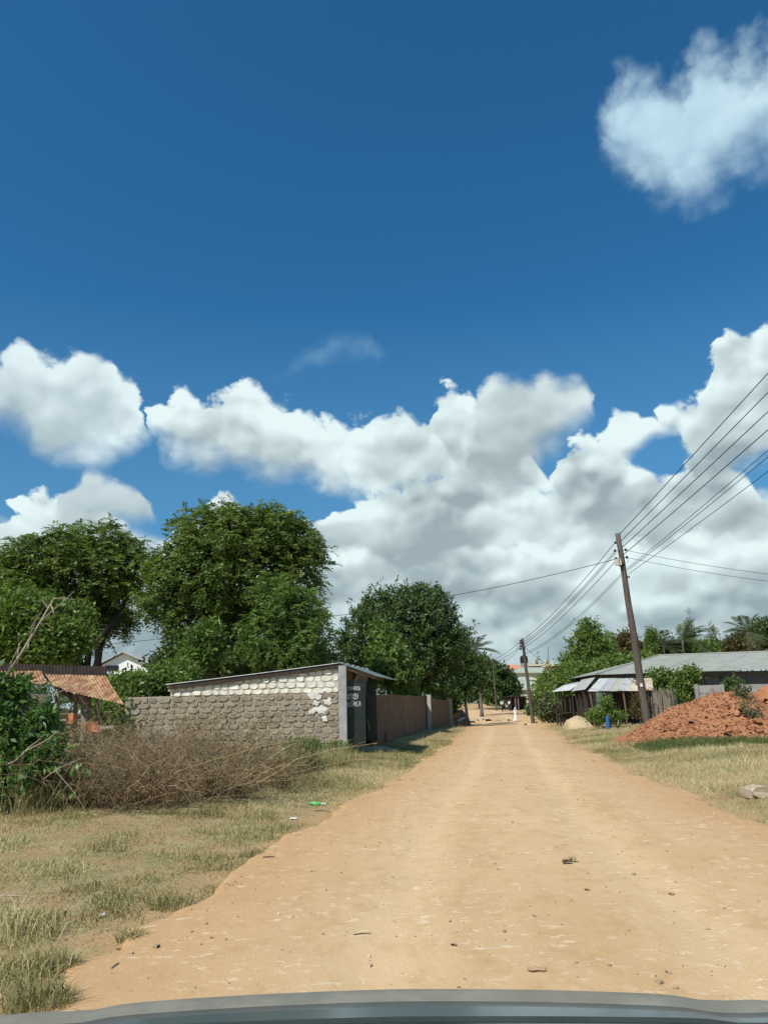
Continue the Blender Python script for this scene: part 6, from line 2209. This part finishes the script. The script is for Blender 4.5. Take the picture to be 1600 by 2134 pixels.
def make_person(label, base, H, yaw, stride, shirt, trousers, robe=False):
    root = thing('person', label, 'person', base, None, yaw)
    h = H
    J = [(0, 0, .53 * h), (0, 0, .64 * h), (0, .005, .76 * h), (0, .01, .83 * h), (0, .012, .875 * h), (0, .02, .93 * h), (0, .015, .985 * h),
         (.105 * h, 0, .805 * h), (.125 * h, -.02 * h, .65 * h), (.115 * h, .04 * h, .50 * h), (.11 * h, .05 * h, .445 * h),
         (-.105 * h, 0, .805 * h), (-.125 * h, .02 * h, .65 * h), (-.115 * h, .02 * h, .50 * h), (-.11 * h, .03 * h, .445 * h),
         (.05 * h, 0, .50 * h), (.052 * h, stride * .55, .28 * h), (.052 * h, stride * .8, .045 * h), (.056 * h, stride * .8 + .09 * h, .015 * h),
         (-.05 * h, 0, .50 * h), (-.052 * h, -stride * .3, .28 * h), (-.052 * h, -stride, .05 * h), (-.056 * h, -stride + .09 * h, .02 * h)]
    E = [(0, 1), (1, 2), (2, 3), (3, 4), (4, 5), (5, 6), (2, 7), (7, 8), (8, 9), (9, 10), (2, 11), (11, 12), (12, 13), (13, 14), (0, 15), (15, 16), (16, 17), (17, 18), (0, 19), (19, 20), (20, 21), (21, 22)]
    R = [(.085 * h, .06 * h), (.08 * h, .055 * h), (.09 * h, .06 * h), .034 * h, .036 * h, (.05 * h, .056 * h), (.032 * h, .036 * h),
         .036 * h, .026 * h, .019 * h, .02 * h, .036 * h, .026 * h, .019 * h, .02 * h,
         .052 * h, .034 * h, .02 * h, .016 * h, .052 * h, .034 * h, .02 * h, .016 * h]
    skinned('body', J, E, R, M['skin'], root)
    k = 1.16
    if not robe:
        idx_ = [0, 1, 2, 7, 8, 11, 12]
        mp = {a: i for i, a in enumerate(idx_)}
        top = skinned('shirt', [J[i] for i in idx_], [(mp[a], mp[b]) for a, b in E if a in mp and b in mp], [tuple(q * k for q in (R[i] if isinstance(R[i], tuple) else (R[i], R[i]))) for i in idx_], M[shirt], root)
        idx_ = [0, 15, 16, 17, 19, 20, 21]
        mp = {a: i for i, a in enumerate(idx_)}
        skinned('trousers', [J[i] for i in idx_], [(mp[a], mp[b]) for a, b in E if a in mp and b in mp], [tuple(q * 1.22 for q in (R[i] if isinstance(R[i], tuple) else (R[i], R[i]))) for i in idx_], M[trousers], root)
        MB().lathe((0, .008, .925 * h), [(.048 * h, 0), (.058 * h, .02 * h), (.054 * h, .045 * h), (.03 * h, .07 * h)], 12, 1.1).build('hair', M['black'], root, smooth=True, local=True)
    else:
        mm = MB().lathe((0, 0, 0), [(.165 * h, .02 * h), (.16 * h, .12 * h), (.14 * h, .3 * h), (.125 * h, .48 * h), (.12 * h, .62 * h), (.145 * h, .74 * h), (.13 * h, .81 * h), (.05 * h, .86 * h)], 20, .72)
        for i, v in enumerate(mm.v):
            a = math.atan2(v[1], v[0])
            f = 1 + .05 * math.sin(a * 7) * (1 - v[2] / h)
            mm.v[i] = (v[0] * f, v[1] * f, v[2])
        mm.build('robe', M['robe'], root, smooth=True, local=True)
        MB().lathe((0, -.005, 0), [(.12 * h, .79 * h), (.085 * h, .845 * h), (.07 * h, .89 * h), (.075 * h, .935 * h), (.055 * h, .985 * h), (.02 * h, 1.005 * h)], 14, 1.05).build('headscarf', M['robe'], root, smooth=True, local=True)
    return root


wp = gnd(1075, 1505)
make_person('woman in a long white patterned robe and headscarf walking on the far road', wp, (1505 - 1477) / 1600 * wp.y * 1.02, rad(170), .12, None, None, True)
mp_ = foot(1046, 108)
make_person('man in white shirt and dark trousers standing by the far shelter', mp_, 1.68, rad(20), .08, 'shirt_white', 'trousers_dark')
mp2 = foot(1061, 110)
make_person('person in pale top and dark trousers beside the shelter post', mp2, 1.6, rad(-60), .05, 'shirt_white', 'trousers_dark')

# ------------------------------------------------------------------ front of the car the picture is taken from


def car_paint():
    m_, g, p, out = new_mat('slate_blue_car_paint')
    p.inputs['Base Color'].default_value = C(.085, .12, .135)
    p.inputs['Metallic'].default_value = .35
    p.inputs['Roughness'].default_value = .24
    p.inputs['Coat Weight'].default_value = .5
    p.inputs['Coat Roughness'].default_value = .12
    tc_ = g.n('ShaderNodeTexCoord')
    d = g.noise(tc_.outputs['Object'], 9, 5, .7)
    g.put(p.inputs['Base Color'], g.mix(g.rng(d, .45, .8, 0, .5), C(.12, .165, .175), C(.24, .24, .2)))
    return m_


M['car'] = car_paint()
car = thing('car', 'front of the slate blue car the picture is taken from', 'car', (0, 0, 0))
nx, ny = 41, 40
vs = []
for j in range(ny):
    t = j / (ny - 1)
    for i in range(nx):
        s = i / (nx - 1) * 2 - 1
        x = s * .82
        nose = 1.45 - .07 * abs(s) ** 2.2
        y = .45 + (nose - .45) * min(t / .86, 1) + (.05 * max(0, (t - .86) / .14))
        z = 1.048 - .014 * max(s, 0) - .055 * t - .018 * abs(s) ** 2.2 - .0 * t
        z -= .012 * sstep(.60, .86, t) + .30 * max(0, (t - .86) / .14) ** 1.6
        z -= .006 * math.exp(-((abs(s) - .62) / .05) ** 2)
        vs.append((x, y, z))
JL = 31
fs = [(j * nx + i, j * nx + i + 1, (j + 1) * nx + i + 1, (j + 1) * nx + i) for j in range(JL) for i in range(nx - 1)]
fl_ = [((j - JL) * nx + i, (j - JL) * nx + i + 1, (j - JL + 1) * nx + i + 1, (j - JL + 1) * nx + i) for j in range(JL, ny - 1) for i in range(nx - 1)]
M['reflect_dust_lip'] = surf('pale_reflection_dust', C(.20, .19, .145), C(.26, .245, .19), 14, .6, .05, 60, C(.17, .17, .14), 5)  # ground reflection and dust put into the lip's pale tan colour
MB().add([(v[0], v[1], v[2] + (.003 if k >= nx else -.002)) for k, v in enumerate(vs[JL * nx:])], fl_).build('bonnet_lip', M['reflect_dust_lip'], car, smooth=True, local=True)
bon = MB().add(vs[:(JL + 1) * nx], fs).build('bonnet', M['car'], car, smooth=True, local=True)
so = bon.modifiers.new('thickness', 'SOLIDIFY')
so.thickness = .012
so.offset = -1
M['dark_strip'] = surf('dark_bonnet_strip', C(.03, .04, .036), C(.045, .055, .05), 8, .7, 0)  # colour of the thin dark strip across the bonnet
jr = 27
sv, rows_ = [], []
for i in range(4, nx - 4):
    x, y, z = vs[jr * nx + i]
    zz = z + .0015
    b0 = len(sv)
    sv += [(x, 1.240, zz + .003), (x, 1.262, zz + .002), (x, 1.262, zz + .004), (x, 1.240, zz + .005)]
    rows_.append(b0)
sf = []
for a0, b0 in zip(rows_[:-1], rows_[1:]):
    for q in range(4):
        q2 = (q + 1) % 4
        sf.append((a0 + q, b0 + q, b0 + q2, a0 + q2))
MB().add(sv, sf).build('bonnet_strip', M['dark_strip'], car, local=True)
for sg in (-1, 1):
    v2 = []
    for j in range(14):
        t = j / 13
        y = .3 + 1.05 * t
        for k, (dx, dz) in enumerate(((.825, .0), (.86, -.012), (.90, -.06), (.915, -.2), (.92, -.45))):
            v2.append((sg * (dx - .07 * t ** 3), y - .02 * k * t, 1.0 - .06 * t - .075 + dz))
    MB().add(v2, [(j * 5 + k, j * 5 + k + 1, (j + 1) * 5 + k + 1, (j + 1) * 5 + k) for j in range(13) for k in range(4)]).build('fender', M['car'], car, smooth=True, local=True)
v3 = []
for i in range(21):
    s = i / 20 * 2 - 1
    yf = 1.50 - .08 * abs(s) ** 2.2
    for (dy, z) in ((-.03, .66), (.03, .60), (.05, .45), (.02, .28)):
        v3.append((s * .86, yf + dy, z))
MB().add(v3, [(i * 4 + k, (i + 1) * 4 + k, (i + 1) * 4 + k + 1, i * 4 + k + 1) for i in range(20) for k in range(3)]).build('bumper', M['car'], car, smooth=True, local=True)

# khaki stalks and weeds woven through the front of the thicket
n = 24000
u_ = rng.random(n)
dd = np.array([gnd(a, b) for a, b in zip(np.linspace(90, 725, 60), 1682 - 92 * np.linspace(0, 1, 60))])
j_ = np.clip((u_ * 59).astype(int), 0, 58)
fr_ = (u_ * 59 - j_)[:, None]
P = dd[j_] * (1 - fr_) + dd[j_ + 1] * fr_
P[:, 1] += .25 + rng.normal(size=n) * .6
P[:, 0] += rng.normal(size=n) * .15
P[:, 2] = gz(P[:, 0], P[:, 1])
o = blades('thicket_grass', P, (.12 + .45 * rng.random(n) ** 2 + .5 * (rng.random(n) < .25) * rng.random(n)) * (1.1 - .4 * u_), .005 + .004 * rng.random(n), .3 + 1.0 * rng.random(n), np.clip(.1 + .8 * rng.random(n), 0, 1), M['grass'])
tag(o, 'tall khaki grass stalks along the front of the dry thicket', 'grass', kind='stuff')
